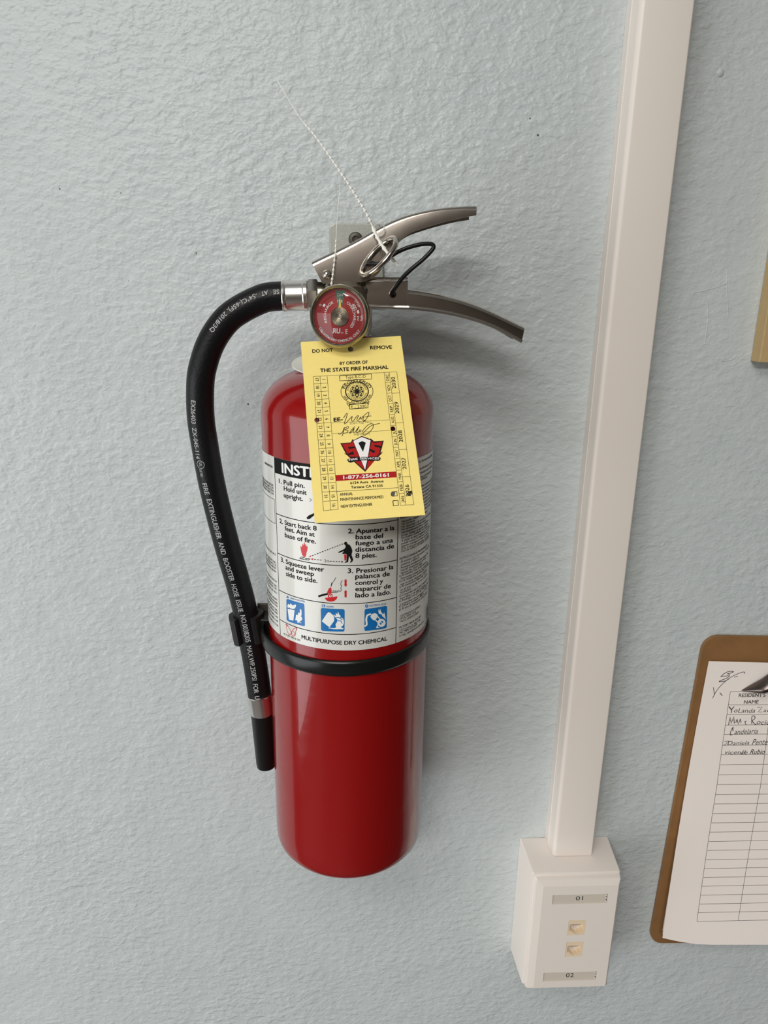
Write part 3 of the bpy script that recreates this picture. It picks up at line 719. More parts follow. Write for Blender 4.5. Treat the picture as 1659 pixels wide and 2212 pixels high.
arc_uv(D3, '400', gr*0.62, 44, 23, 0.0015, 0.01); arc_uv(D3, '2760', gr*0.78, 46, 26, 0.0012, 0); disc_uv(D3, 0, 0, gr*0.76, 3, gr*0.68, 10, 19)
arc_uv(D3, 'psi', gr*0.68, 2, -10, 0.0012, 0.01); arc_uv(D3, 'kPa', gr*0.80, 3, -10, 0.0012, 0.01)
arc_uv(D3, '1344', gr*0.72, 98, 82, 0.0015, 0.0); arc_uv(D3, '195', gr*0.50, 100, 80, 0.0013, 0.02)
def tuv(I, txt, u, v, wd, h, bold=0.0): uvtext(I, txt, u, v, wd, h, bold)
tuv(D3, 'c', -0.0044, -0.0090, 0.0007, 0.0010); tuv(D3, 'RU', -0.0037, -0.0090, 0.0041, 0.0026, 0.03); tuv(D3, 'us', 0.0008, -0.0090, 0.0013, 0.0009); tuv(D3, 'E', 0.0034, -0.0092, 0.0012, 0.0024)
D3.build('dial_lettering', white_ink, gauge)['label'] = 'white lettering on the red dial'
nd = mat('needle_yellow', (0.75, 0.48, 0.05), 0.4)
D4 = Ink(gp, 0.0006); D4.add([(-0.0008, 0.004), (0.0010, 0.004), (0.0002, gr*0.66), (-0.0001, gr*0.66)], [(0, 1, 2, 3)]); D4.build('gauge_needle', nd, gauge)
coil = []
for i in range(200):
    a = i/200*2*math.pi*6; r = 0.0008+0.0043*i/200; coil.append(gp.p(r*math.cos(a), r*math.sin(a), 0.0009))
mesh_obj('bourdon_coil', *join(tube(coil, 0.00025, 6), lathe([(0.0049, 0), (0.0049, 0.0004), (0, 0.0004)], gc+gn*-0.0010, gn, 32)), bezel_m, gauge, smooth=True)
lens_m = mat('clear_lens', (1, 1, 1), 0.02, trans=1.0)
lm = lens_m.node_tree; 
for l_ in list(lm.links):
    if l_.to_node.type == 'OUTPUT_MATERIAL': lm.links.remove(l_)
tr = lm.nodes.new('ShaderNodeBsdfTransparent'); gl = lm.nodes.new('ShaderNodeBsdfGlossy'); gl.inputs['Roughness'].default_value = 0.03
fr = lm.nodes.new('ShaderNodeFresnel'); fr.inputs[0].default_value = 1.45; ms = lm.nodes.new('ShaderNodeMixShader')
lm.links.new(fr.outputs[0], ms.inputs[0]); lm.links.new(tr.outputs[0], ms.inputs[1]); lm.links.new(gl.outputs[0], ms.inputs[2])
lm.links.new(ms.outputs[0], [n_ for n_ in lm.nodes if n_.type == 'OUTPUT_MATERIAL'][0].inputs[0])
mesh_obj('gauge_lens', *lathe([(G-0.0018, 0.0006), (G-0.0022, 0.0013), (G*0.78, 0.0014), (G*0.74, 0.0010), (G*0.55, 0.0016), (G*0.3, 0.0020), (0.0, 0.0021)], gc, gn, 64), lens_m, gauge, smooth=True)
# service collar: flat white ring round the neck
zc_ = 0.3345
mesh_obj('service_collar', *lathe([(0.0215, zc_+0.0045), (0.0325, zc_+0.0068), (0.0325, zc_+0.0074), (0.0215, zc_+0.0051), (0.0215, zc_+0.0045)], EXT+V((-0.0015, 0.006, 0.0035))+V((0, 0.14*0.33, 0)), (axis+V((0, -0.14, 0))), 64), nylon, ext, smooth=True, angle=60)['label'] = 'flat white plastic ring round the neck'
# ================================================================== wall bracket
bc = W(770, 540, -0.003)
br = thing('wall_bracket', 'zinc-plated steel wall bracket behind the extinguisher levers', 'bracket', (bc.x, 0, bc.z))
def fxz(u, v, d): return V((u, -d, v))
ol = [W(*p, -0.0035) for p in ((711, 492), (713, 489), (723, 482), (810, 482.5), (819, 485), (826, 494), (829, 600), (829, 660), (711, 660))]
mesh_obj('bracket_plate', *prism([(p.x, p.z) for p in ol], 0.0006, 0.0035, fxz, bevel=0.0007), zinc, br)
s0 = W(768, 517, -0.0036)
mesh_obj('bracket_screw', *lathe([(0.0046, 0.0), (0.0046, 0.0006), (0.0040, 0.0014), (0.0022, 0.0018), (0.0018, 0.0007), (0, 0.0006)], s0, (0, -1, 0), 28), mat('dark_screw', (0.09, 0.085, 0.07), 0.5, 0.8), br, smooth=True)
mesh_obj('hook_arm', *join(bev_box(vx-0.013, vx-0.0095+0.001, -0.052, -0.003, HZ-0.030, HZ-0.016, 0.0004), bev_box(vx+0.0095, vx+0.013, -0.052, -0.003, HZ-0.030, HZ-0.016, 0.0004)), zinc, br)
# ================================================================== seals
def seal(name, pts, rfun, m, label, org, n=10):
    c = spline([W(*p) for p in pts], n)
    return c
def bead_string(path, r0, r1, b0, b1, pitch, s_start, thin):
    """thin strand that turns into a row of little cones along the path"""
    L = [0.0]
    for a, b in zip(path, path[1:]): L.append(L[-1]+(b-a).length)
    tot = L[-1]; pts, rad = [], []
    def at(s):
        i = 0
        while i < len(L)-2 and L[i+1] < s: i += 1
        return path[i].lerp(path[i+1], (s-L[i])/(L[i+1]-L[i]))
    s = 0.0
    while s < s_start: pts.append(at(s)); rad.append(thin); s += 0.002
    s = s_start
    while s < tot-pitch:
        k = (s-s_start)/max(tot-s_start, 1e-6); b = b0+(b1-b0)*k; r = r0+(r1-r0)*k
        for ds, q in ((0, r), (0.15, b*0.6), (0.45, b), (0.62, b*0.8), (0.7, r)): pts.append(at(s+ds*pitch)); rad.append(q)
        s += pitch
    pts.append(at(tot)); rad.append(r1)
    return tube(pts, rad, 8)
pth = spline([W(*p) for p in ((598, 172, -.055), (645, 250, -.062), (680, 293, -.067), (722, 352, -.073), (762, 412, -.078), (792, 462, -.081), (806, 492, -.082))], 10)
ws = thing('tamper_seal', 'white beaded plastic seal tail rising above the levers', 'seal', W(806, 492, -.082))
mesh_obj('seal_tail', *bead_string(pth, 0.00028, 0.0004, 0.00068, 0.00110, 0.0029, 0.030, 0.00022), nylon, ws, smooth=True)
p2 = spline([W(*p) for p in ((805, 490, -.082), (811, 504, -.084), (818, 518, -.087), (828, 534, -.092), (836, 545, -.095), (846, 558, -.092), (853, 566, -.091), (859, 573, -.091))], 8)
mesh_obj('seal_strap', *bead_string(p2, 0.0008, 0.0008, 0.0013, 0.0012, 0.0050, 0.0, 0.0008), nylon, ws, smooth=True)
lp = W(819, 496, -.080)
mesh_obj('seal_loop', *tube([lp+V((0.0032*math.cos(a_), -0.001*math.sin(a_), 0.0032*math.sin(a_))) for a_ in [2*math.pi*i/24 for i in range(24)]], 0.0005, 8, closed=True), nylon_c, ws, smooth=True)
p3 = spline([W(*p) for p in ((735, 395, -.072), (732, 430, -.075), (728, 480, -.078), (726, 520, -.079), (724, 550, -.0795), (720, 585, -.081), (716, 614, -.083), (714, 625, -.079))], 10)
tag(mesh_obj('tag_tie', *bead_string(p3, 0.00022, 0.0003, 0.0006, 0.0008, 0.0026, 0.031, 0.00016), nylon, smooth=True, origin=W(714, 625, -.079)), 'thin clear plastic tie standing up behind the pressure gauge', 'seal')
p4 = spline([W(*p) for p in ((847, 640, -.074), (846, 634, -.0795), (852, 624, -.083), (868, 602, -.085), (888, 582, -.086), (912, 562, -.086), (930, 544, -.086), (937, 533, -.086), (930, 527, -.086), (908, 528, -.086), (878, 536, -.086), (856, 546, -.086), (842, 556, -.085), (832, 565, -.085), (815, 570, -.085), (802, 568, -.083), (796, 570, -.080))], 8)
tag(mesh_obj('cable_tie', *tube(p4, 0.00115, 12), plastic_k, smooth=True, origin=W(847, 640, -.074)), 'black flexible tie looped from the carry handle to the pin ring', 'cable tie')
# ================================================================== inspection tag
tc_px = [(649.5, 739), (865.5, 725.5), (918.5, 1112.5), (680, 1130)]
TS = 0.946
TP = [V((0, -DC, HZ))+(V((a, b+DC, c_)))*TS for a, b, c_ in ((-.0251, -.0649, -.0263), (.0347, -.0643, -.0215), (.0453, -.1354, -.1127), (-.0145, -.136, -.1175))]
tp = Plane(TP[3], TP[2]-TP[3], TP[0]-TP[3])
tp.v = (tp.v-tp.u*tp.v.dot(tp.u)).normalized()
tp.n = tp.u.cross(tp.v); tp.n = tp.n if tp.n.dot(CAMP-tp.o) > 0 else -tp.n
itag = thing('inspection_tag', 'yellow service tag with dates and a red logo hanging from the neck', 'tag', tuple(W(757, 760, -0.08)))
C3 = (630, 720, 5.2677)
def circ(c, r, n=20): return [(c[0]+r*math.cos(2*math.pi*i/n), c[1]+r*math.sin(2*math.pi*i/n)) for i in range(n)]
hole = []
for x, y, r in ((672, 178, 32), (287, 988, 29), (1152, 1085, 28)):
    hole.append([tp.uv(C3[0]+a/C3[2], C3[1]+b/C3[2]) for a, b in circ((x, y), r)])
corner = [tp.uv(*p) for p in tc_px]
card = mesh_obj('card', *prism(corner, 0, -0.0003, lambda u, v, d: tp.p(u, v, d), holes=hole), card_m, itag)
I = Ink(tp, 0.00005, C3); PI_ = Ink(tp, 0.00008, C3)
B1 = 0.034
I.text('DO NOT', (235, 224), (470, 208), 38, B1); I.text('REMOVE', (893, 184), (1143, 176), 38, B1)
I.text('BY ORDER OF', (548, 360), (866, 344), 34, B1); I.text('THE STATE FIRE MARSHAL', (325, 444), (1103, 404), 40, B1)
th_ = 0.0002
I.line([(245, 492), (1196, 438)], th_); I.line([(245, 492), (362, 2020)], th_); I.line([(322, 487), (445, 2010)], th_); I.line([(403, 482), (530, 2002)], th_); I.line([(362, 2020), (530, 2002)], th_)
I.line([(1052, 447), (1238, 1958)], th_); I.line([(1110, 444), (1300, 1955)], th_); I.line([(1196, 438), (1390, 1950)], th_); I.line([(1238, 1958), (1390, 1950)], th_)
ly = [487+i*(2012-487)/16 for i in range(17)]
ly = [487, 572, 663, 751, 842, 933, 1022, 1118, 1212, 1308, 1402, 1500, 1602, 1702, 1803, 1908, 2010]
def xl(y, a, b): return a[0]+(b[0]-a[0])*(y-a[1])/(b[1]-a[1])
for y in ly[1:-1]:
    I.line([(xl(y, (245, 492), (362, 2020)), y+4), (xl(y, (403, 482), (530, 2002)), y-6)], th_)
for i in range(16):
    ya = ly[i]; yb_ = ly[i+1]; m_ = (ya+yb_)/2
    for col, num in ((0, 17+i), (1, 1+i)):
        if num > 31: continue
        s_ = str(num); g_ = text_geo(s_, 0.008)[0]; hh = 0.5*36*0.82*(max(v[0] for v in g_)-min(v[0] for v in g_))/CAP
        if col == 0: xa = xl(m_, (245, 492), (362, 2020))+22
        else: xa = xl(m_, (322, 487), (445, 2010))+22
        I.text(s_, (xa-2*hh/26, m_-hh), (xa+2*hh/26, m_+hh), 36, 0.018)
my = [(1110, 444), None]
mon = [('DEC', 447, 560), ('NOV', 560, 680), ('OCT', 680, 800), ('SEP', 800, 925), ('AUG', 925, 1048), ('JUL', 1048, 1175), ('JUN', 1175, 1298), ('MAY', 1298, 1425), ('APR', 1425, 1558), ('MAR', 1558, 1690), ('FEB', 1690, 1822), ('JAN', 1822, 1957)]
for s_, a_, b_ in mon:
    m_ = (a_+b_)/2; x0_ = xl(m_, (1110, 444), (1300, 1955))-12
    I.text(s_, (x0_+4, m_+36), (x0_-4, m_-38), 32, 0.014)
    if a_ > 450: I.line([(xl(a_, (1052, 447), (1238, 1958)), a_+2), (xl(a_, (1110, 444), (1300, 1955)), a_-2)], th_)
for s_, a_, b_ in (('2030', 443, 680), ('2029', 680, 1020), ('2028', 1020, 1322), ('2027', 1322, 1632), ('2026', 1632, 1952)):
    m_ = {'2030': 560, '2029': 845, '2028': 1170, '2027': 1478, '2026': 1787}[s_]; x0_ = xl(m_, (1196, 438), (1390, 1950))-16
    I.text(s_, (x0_-8, m_+68), (x0_-22, m_-66), 42, 0.016)
    if a_ > 450: I.line([(xl(a_, (1110, 444), (1300, 1955)), a_+2), (xl(a_, (1196, 438), (1390, 1950)), a_-2)], th_)
PI_.line([(1310, 1830), (1370, 1800), (1315, 1850), (1372, 1822), (1325, 1795), (1350, 1850), (1360, 1790), (1335, 1840)], 0.0004, 3)
# stamp
def box(I_, pts, w_): I_.line(list(pts), w_, closed=True)
box(I, [(546, 484), (908, 462), (912, 520), (550, 541)], 0.0004); I.text('Type B-C-D', (612, 517), (842, 505), 32, 0.0)
cc = (743, 662)
I.line([(cc[0]+182*math.cos(t), cc[1]+141*math.sin(t)) for t in [math.radians(-42+264*i/50) for i in range(51)]], 0.00032); I.ring(cc, 129, 0.0006, 60, 0.84); I.ring(cc, 80, 0.00025, 48, 0.93)
def arcp(txt, r, a0, a1, h, bold, asp=0.78):
    vs, fs = text_geo(txt, bold); x0 = min(v[0] for v in vs); x1 = max(v[0] for v in vs); sg = 1 if a1 < a0 else -1
    q = []
    for x, y in vs:
        a = math.radians(a0+(a1-a0)*(x-x0)/(x1-x0)); R1 = r+sg*y/CAP*h
        q.append(I.uv((cc[0]+R1*math.cos(a), cc[1]-R1*asp*math.sin(a)-2)))
    I.add(q, fs, 4)
arcp('REGISTERED', 143, 165, 18, 32, 0.02); arcp('FIRE    EXTINGUISHER', 174, 205, 343, 25, 0.015)
arcp('STATE OF CALIFORNIA', 96, 178, 8, 20, 0.008, 0.88); arcp('STATE FIRE MARSHAL', 116, 195, 352, 20, 0.008, 0.88)
for i in range(16):
    a = 2*math.pi*i/16; r0_, r1_ = 12, 66
    I.line([(cc[0]+r0_*math.cos(a), cc[1]+r0_*0.93*math.sin(a)), (cc[0]+r1_*math.cos(a), cc[1]+r1_*0.93*math.sin(a))], 0.0006 if i % 2 else 0.0003)
    if i % 2 == 0:
        I.line([(cc[0]+r1_*math.cos(a+t), cc[1]+r1_*0.93*math.sin(a+t)) for t in (-0.2, 0, 0.2)], 0.0008)
I.disc(cc, 12, 12, 0.93)
for L in ([(625, 792), (650, 832), (655, 805), (640, 790)], [(882, 775), (872, 812), (862, 790), (878, 770)], [(655, 805), (690, 808), (710, 800), (665, 790)], [(870, 795), (840, 798), (800, 800), (850, 785)]): box(I, L, 0.0003)
box(I, [(658, 812), (868, 795), (868, 848), (660, 862)], 0.00045); I.text('E - 2390', (678, 852), (852, 842), 30, 0.0)
I.text('EE-', (478, 1006), (584, 998), 42, 0.04)
I.line([(447, 1022), (1110, 985)], th_*0.8); I.line([(455, 1143), (1125, 1105)], th_*0.8)
Gy = Ink(tp, 0.00004, C3); Gy.text('(Cert. Reg. No.)', (664, 1036), (905, 1018), 22, 0.0); Gy.text('(signature)', (708, 1158), (888, 1148), 24, 0.0)
pw = 0.00032
for L in ([(590, 965), (615, 925), (632, 912), (622, 960), (600, 1020), (612, 1028), (660, 975), (690, 945), (680, 985), (700, 1000), (735, 950), (760, 938), (742, 985), (762, 990), (785, 950), (790, 980), (815, 940), (812, 1000), (835, 985)],
          [(820, 940), (860, 905), (880, 903), (868, 945), (830, 1000), (815, 1005)], [(818, 955), (870, 945), (905, 940)],
          [(530, 1135), (545, 1150), (580, 1120), (600, 1070), (592, 1105), (578, 1160), (568, 1165)], [(590, 1085), (640, 1062), (645, 1078), (600, 1100), (640, 1105), (630, 1130), (588, 1138)],
          [(720, 1060), (680, 1100), (660, 1135), (675, 1130), (712, 1080), (700, 1120), (720, 1125), (768, 1060), (745, 1105), (740, 1130), (762, 1125), (775, 1098), (790, 1110), (770, 1120)],
          [(800, 1120), (850, 1060), (885, 1035), (920, 1030), (930, 1060), (900, 1110), (850, 1150), (825, 1160), (810, 1140), (850, 1100), (900, 1055), (960, 1035), (1005, 1025)]):
    PI_.line(L, pw, 4)
# shield logo
C10 = (720, 920, 10.37)
S_m, S_r, S_w, S_k = Ink(tp, 0.00003, C10), Ink(tp, 0.00006, C10), Ink(tp, 0.00009, C10), Ink(tp, 0.00012, C10)
S_m.poly([(155, 388), (392, 370), (430, 296), (458, 318), (636, 224), (822, 292), (836, 280), (912, 345), (1132, 330), (1060, 600), (1110, 575), (1078, 625), (925, 780), (712, 1030), (480, 822), (310, 660), (232, 612), (280, 625)])
S_r.poly([(200, 412), (400, 392), (438, 345), (575, 690), (380, 690), (310, 610)])
S_r.poly([(860, 345), (905, 385), (1090, 360), (1025, 620), (975, 685), (785, 690)])
S_r.poly([(485, 800), (620, 790), (690, 970)]); S_r.poly([(745, 975), (775, 785), (910, 795)])
S_w.poly([(448, 340), (636, 250), (834, 325), (775, 690), (712, 985), (590, 690)])
S_k.poly([(560, 382), (648, 342), (728, 378), (664, 585)])
S_k.poly([(325, 475), (476, 462), (492, 498), (400, 512), (352, 524)]); S_k.poly([(296, 616), (330, 626), (440, 572), (464, 640), (328, 652)])
S_k.poly([(910, 445), (930, 425), (1078, 455), (1062, 508), (1010, 480), (935, 470)]); S_k.poly([(812, 548), (816, 520), (842, 522), (942, 570), (905, 612), (880, 600)])
S_k.poly([(308, 765), (330, 740), (600, 712), (640, 698), (1030, 698), (1062, 720), (1050, 765), (1010, 785), (930, 780), (940, 765), (600, 775), (470, 795), (400, 825), (345, 818)])
S_f = Ink(tp, 0.00016, C10); S_f.text('FIRE', (350, 790), (548, 758), 42, 0.02); S_f.text('SERVICES', (595, 754), (1030, 752), 42, 0.02)
Rb = Ink(tp, 0.00004, C10); Rb.rect((48, 1104), (1406, 1020), (1416, 1152), (62, 1236), 4)
S_f.text('1-877-256-0161', (222, 1198), (1248, 1136), 76, 0.035)
I10 = Ink(tp, 0.00005, C10)
I10.text('6154 Aura  Avenue', (378, 1306), (1128, 1262), 54, 0.032); I10.text('Tarzana CA 91335', (395, 1402), (1110, 1364), 54, 0.032)
I10.line([(80, 1470), (1450, 1385)], 0.00022)
I10.text('ANNUAL', (148, 1566), (440, 1548), 58, 0.026); I10.text('MAINTENANCE PERFORMED', (158, 1680), (1126, 1618), 60, 0.026); I10.text('NEW EXTINGUISHER', (170, 1838), (878, 1786), 62, 0.026)
box(I10, [(1312, 1478), (1422, 1470), (1434, 1566), (1320, 1572)], 0.00042); box(I10, [(1334, 1678), (1446, 1670), (1460, 1782), (1344, 1790)], 0.00042)
Gk = Ink(tp, 0.0001, C10); Gk.poly([(1285, 1530), (1300, 1490), (1360, 1478), (1385, 1500), (1372, 1555), (1400, 1570), (1340, 1585), (1298, 1570)], 4)
vs, fs = join((I.vs, I.fs), (I10.vs, I10.fs), (PI_.vs, PI_.fs)); mesh_obj('black_lettering', vs, fs, ink, card)['label'] = 'black printed table, stamp and handwriting'
Gy.build('faint_caption', mat('tag_grey', (0.07, 0.07, 0.06), 0.6), card); Gk.build('pencil_tick', MATS['tag_grey'], card)
S_m.build('logo_outline', maroon_ink, card)
S_r.build('logo_red_shapes', mat('tag_red', (0.42, 0.006, 0.005), 0.6, spec=0.2), card); Rb.build('phone_banner', MATS['tag_red'], card)
vs, fs = join((S_w.vs, S_w.fs), (S_f.vs, S_f.fs)); mesh_obj('white_print', vs, fs, mat('tag_white', (0.85, 0.82, 0.80), 0.5), card)
S_k.build('logo_black_shapes', ink, card)
# ================================================================== cable raceway
xr0 = 0.1744; 
ztop, zbox = RZ1, HZ-0.4378
FY = -0.0215
xl1 = W(1399, 0, FY).x; xl2 = W(1499.5, 0, FY).x
rw = thing('cable_raceway', 'white plastic cable raceway running up the wall from the jack box', 'cable raceway', (0.19, 0, zbox))
def zprism(pts, z0, z1):
    n = len(pts); vs = [V((x, y, z0)) for x, y in pts]+[V((x, y, z1)) for x, y in pts]
    return vs, [tuple(range(n)), tuple(range(n, 2*n))]+[(i, (i+1) % n, n+(i+1) % n, n+i) for i in range(n)]
xe = xl2+0.0008
def arcpts(cx_, cy_, r, a0, a1, n=6): return [(cx_+r*math.cos(math.radians(a0+(a1-a0)*i/n)), cy_+r*math.sin(math.radians(a0+(a1-a0)*i/n))) for i in range(n+1)]
base = [(xr0, -0.0002), (xr0, -0.0085), (xr0+0.0006, -0.0092), (xr0+0.0006, -0.0105), (xe-0.0002, -0.0105), (xe-0.0002, -0.0092), (xe+0.0002, -0.0085), (xe+0.0002, -0.0002)]
mesh_obj('raceway_base', *zprism(base, zbox, ztop), pvc, rw)
cr_ = 0.0032
cover = [(xr0+0.0003, -0.0106)]+arcpts(xr0+0.0003+cr_+0.0006, FY+cr_, cr_, 180, 270)+arcpts(xe-0.0014, FY+0.0014, 0.0014, 270, 360)+[(xe, -0.0106)]
cover = [(xr0+0.0003, -0.0107), (xr0-0.0001, -0.0111), (xr0+0.0002, -0.0125)]+cover[1:]
mesh_obj('raceway_cover', *zprism(cover, zbox-0.0, ztop), pvc, rw, smooth=True, angle=30)
# ================================================================== jack box
k = 0.52/0.5482
bx = thing('surface_jack_box', 'white two-port jack box below the raceway', 'jack box', (0.19, 0, HZ-0.556))
TB, TF = -0.0385, -0.0430
fl = W(1150.5, 1892, TB); frr = W(1343, 1888.5, TB); fbl = W(1127, 2126, TB)
x0, x1, z1 = 0.1530, 0.2290, HZ-0.4376; z0 = HZ-0.5555
def loop(x0, x1, z0, z1, y, r, n=5):
    o = []
    for cx_, cz_, a0 in ((x1-r, z0+r, -90), (x1-r, z1-r, 0), (x0+r, z1-r, 90), (x0+r, z0+r, 180)):
        for i in range(n+1):
            a = math.radians(a0+90*i/n); o.append(V((cx_+r*math.cos(a), y, cz_+r*math.sin(a))))
    return o
def loft(loops, cap0=True, cap1=True):
    n = len(loops[0]); vs = [p for l in loops for p in l]; fs = []
    for i in range(len(loops)-1):
        for k in range(n): fs.append((i*n+k, i*n+(k+1) % n, (i+1)*n+(k+1) % n, (i+1)*n+k))
    if cap0: fs.append(tuple(range(n)))
    if cap1: fs.append(tuple((len(loops)-1)*n+k for k in range(n)))
    return vs, fs
xf0, xf1, zf0, zf1 = 0.1545, 0.2262, HZ-0.5525, HZ-0.4390
mesh_obj('box_body', *loft([loop(x0, x1, z0, z1, -0.0003, 0.0012), loop((x0*0.1+xf0*0.9), (x1*0.1+xf1*0.9), (z0*.1+zf0*.9), (z1*.1+zf1*.9), TB+0.0012, 0.0014), loop(xf0+0.0003, xf1-0.0003, zf0+0.0003, zf1-0.0003, TB+0.0003, 0.0014), loop(xf0+0.0010, xf1-0.0010, zf0+0.0010, zf1-0.0010, TB, 0.0010)]), pvc, bx, smooth=True, angle=30)
CB = (1080, 1780, 5.53)
fp = Plane((0, TF, 0), (1, 0, 0), (0, 0, 1))
def B_(x, y): return fp.uv(CB[0]+x/CB[2], CB[1]+y/CB[2])
def rectuv(pts):
    q = [B_(*p) for p in pts]; xs = [a[0] for a in q]; zs = [a[1] for a in q]
    xa = (q[0][0]+q[3][0])/2; xb = (q[1][0]+q[2][0])/2; za = (q[2][1]+q[3][1])/2; zb = (q[0][1]+q[1][1])/2
    return xa, xb, za, zb
slot1 = rectuv([(627, 850), (1290, 838), (1282, 946), (625, 962)]); slot2 = rectuv([(522, 1778), (1157, 1762), (1148, 1868), (512, 1882)])
jk1 = rectuv([(822, 1150), (1030, 1148), (1010, 1325), (808, 1330)]); jk2 = rectuv([(795, 1408), (997, 1405), (982, 1580), (776, 1585)])
def r4(q): return [(q[0], q[2]), (q[1], q[2]), (q[1], q[3]), (q[0], q[3])]
fx0, fx1, fz0, fz1 = xf0+0.0020, xf1+0.0002, zf0-0.0012, zf1-0.0030
lip_ = 0.0064
mesh_obj('faceplate', *join(loft([loop(fx0, fx1, fz0, fz1, TB+0.0004, 0.0012), loop(fx0, fx1, fz0, fz1, TB-0.0012, 0.0012), loop(fx0+0.0008, fx1-0.0008, fz0+0.0006, fz1-0.0008, TF+0.0014, 0.0012), loop(fx0+lip_, fx1-0.0022, fz0+0.002, fz1-lip_, TF, 0.0008)], True, False),
    prism([(p.x, p.z) for p in loop(fx0+lip_, fx1-0.0022, fz0+0.002, fz1-lip_, TF, 0.0008)], -TF-0.0016, -TF, fxz, holes=[r4(slot1), r4(slot2), r4(jk1), r4(jk2)])), pvc, bx, smooth=True, angle=30)
for q, txt, pa_, pb_ in ((slot1, '01', (905, 912), (990, 908)), (slot2, '02', (785, 1830), (878, 1828))):
    st = mesh_obj('label_strip', *bev_box(q[0]+0.0001, q[1]-0.0012, TF+0.0006, TF+0.0012, q[2]+0.0001, q[3]-0.0001, 0.0001, 1), mat('strip_paper', (0.60, 0.54, 0.46), 0.5), bx)
    TI = Ink(Plane((0, TF+0.0005, 0), (1, 0, 0), (0, 0, 1)), 0.0, CB); TI.text(txt, pa_, pb_, 46, 0.0)
    TI.build('number', mat('strip_ink', (0.03, 0.025, 0.02), 0.5), st)
    nb = [bev_box(q[1]-0.0012, q[1]-0.0006, TF+0.0003, TF+0.0012, q[2]+(q[3]-q[2])*a_, q[2]+(q[3]-q[2])*(a_+0.16), 0.0001, 1) for a_ in (0.1, 0.42, 0.72)]
    mesh_obj('slot_rib', *join(*nb), pvc, bx)
for q in (jk1, jk2):
    xa, xb, za, zb = q; wj, hj = xb-xa, zb-za
    op = [(xa+wj*.09, za+hj*.28), (xa+wj*.25, za+hj*.28), (xa+wj*.25, za+hj*.17), (xa+wj*.38, za+hj*.17), (xa+wj*.38, za+hj*.08), (xa+wj*.62, za+hj*.08), (xa+wj*.62, za+hj*.17), (xa+wj*.75, za+hj*.17), (xa+wj*.75, za+hj*.28), (xa+wj*.91, za+hj*.28), (xa+wj*.91, za+hj*.72), (xa+wj*.09, za+hj*.72)]
    j = mesh_obj('network_jack', *join(prism([(xa+.0001, za+.0001), (xb-.0001, za+.0001), (xb-.0001, zb-.0001), (xa+.0001, zb-.0001)], -TF-0.009, -TF-0.0002, fxz, holes=[op]), bev_box(xa, xb, TF+0.008, TF+0.010, za, zb, 0)), ivory, bx)
    mesh_obj('jack_contacts', *join(*[bev_box(xa+wj*(.27+.065*i), xa+wj*(.29+.065*i), TF+0.001, TF+0.0075, za+hj*.60, za+hj*.64, 0) for i in range(8)]), brass, j)
# ================================================================== clipboard and papers
YBD = -0.0042
A = W(1509, 1386, YBD); A = W(1522, 1373.5, YBD); Bq = W(1402, 2038, YBD)
dn = (Bq-A); Lb = dn.length; dn.normalize(); rt = V((-dn.z, 0, dn.x)); rt = rt if rt.x > 0 else -rt
def bf(u, v, d): return A+rt*u+dn*v+V((0, -(d+YBD), 0))*1.0 if False else V((A.x, 0, A.z))+rt*u+dn*v+V((0, -d, 0))
WB_ = 0.229; r = 0.0125; outl = []
for cx_, cy_, a0 in ((WB_-r, r, -90), (WB_-r, Lb-r, 0), (r, Lb-r, 90), (r, r, 180)):
    for i in range(9):
        a = math.radians(a0+90*i/8); outl.append((cx_+r*math.cos(a), cy_+r*math.sin(a)))
cb = thing('clipboard', 'brown hardboard clipboard hanging at the right edge', 'clipboard', (A.x+0.11, 0, A.z))
mesh_obj('board', *prism(outl, 0.0010, -YBD, bf, bevel=0.0005), hardboard, cb)
ztp = W(1531, 1428, -0.006).z
def make_fn(lift, y0): return lambda x, z: -(y0+lift*max(0, min(1.2, (ztp-z)/0.28))**2)
top_fn = make_fn(0.014, 0.0062)
PS = Height(top_fn)
def sheet(name, fn, tl, bl, label, group=None, dog=False, th=0.0001):
    S = Height(fn); a = V(S.uv(*tl)); b = V(S.uv(*bl)); d = b-a; e = V((-d.y, d.x)).normalized(); e = e if e.x > 0 else -e
    nu, nv = 14, 36; vs, fs = [], []
    for lay in (0, 1):
        for i in range(nv+1):
            for j_ in range(nu+1):
                t_ = i/nv; s_ = j_/nu
                w_ = 0
                q = a+d*t_+e*(s_*0.216)
                if t_ == 1: q = q+d.normalized()*(0.0068*math.sin(min(1, s_*5)*math.pi/2)-0.001*s_)
                p = S.p(q.x, q.y, lay*th+w_)
                vs.append(p)
    n1 = (nu+1)*(nv+1)
    for i in range(nv):
        for j_ in range(nu):
            q = i*(nu+1)+j_; fs.append((q, q+1, q+nu+2, q+nu+1)); fs.append((n1+q, n1+q+1, n1+q+nu+2, n1+q+nu+1))
    for i in range(nv):
        for j_ in (0, nu):
            q = i*(nu+1)+j_; fs.append((q, q+nu+1, n1+q+nu+1, n1+q))
    for j_ in range(nu):
        for i in (0, nv):
            q = i*(nu+1)+j_; fs.append((q, q+1, n1+q+1, n1+q))
    return tag(mesh_obj(name, vs, fs, paper, smooth=True, origin=S.p(a.x, a.y)), label, 'paper', group)
s1 = sheet('paper_sheet', make_fn(0.006, 0.0046), (1533, 1429), (1431, 2010), 'white sheet at the bottom of the stack on the clipboard', 'sheets on the clipboard')
s2 = sheet('paper_sheet', make_fn(0.0105, 0.0054), (1532, 1428.5), (1431, 2017), 'white sheet just under the filled-in one on the clipboard', 'sheets on the clipboard')
s3 = sheet('paper_sheet', top_fn, (1531, 1428), (1431, 2026), 'sign-in sheet with handwritten names on top of the clipboard', 'sheets on the clipboard')
TI = Ink(PS, 0.00014, (0, 0, 1)); tw = 0.00035
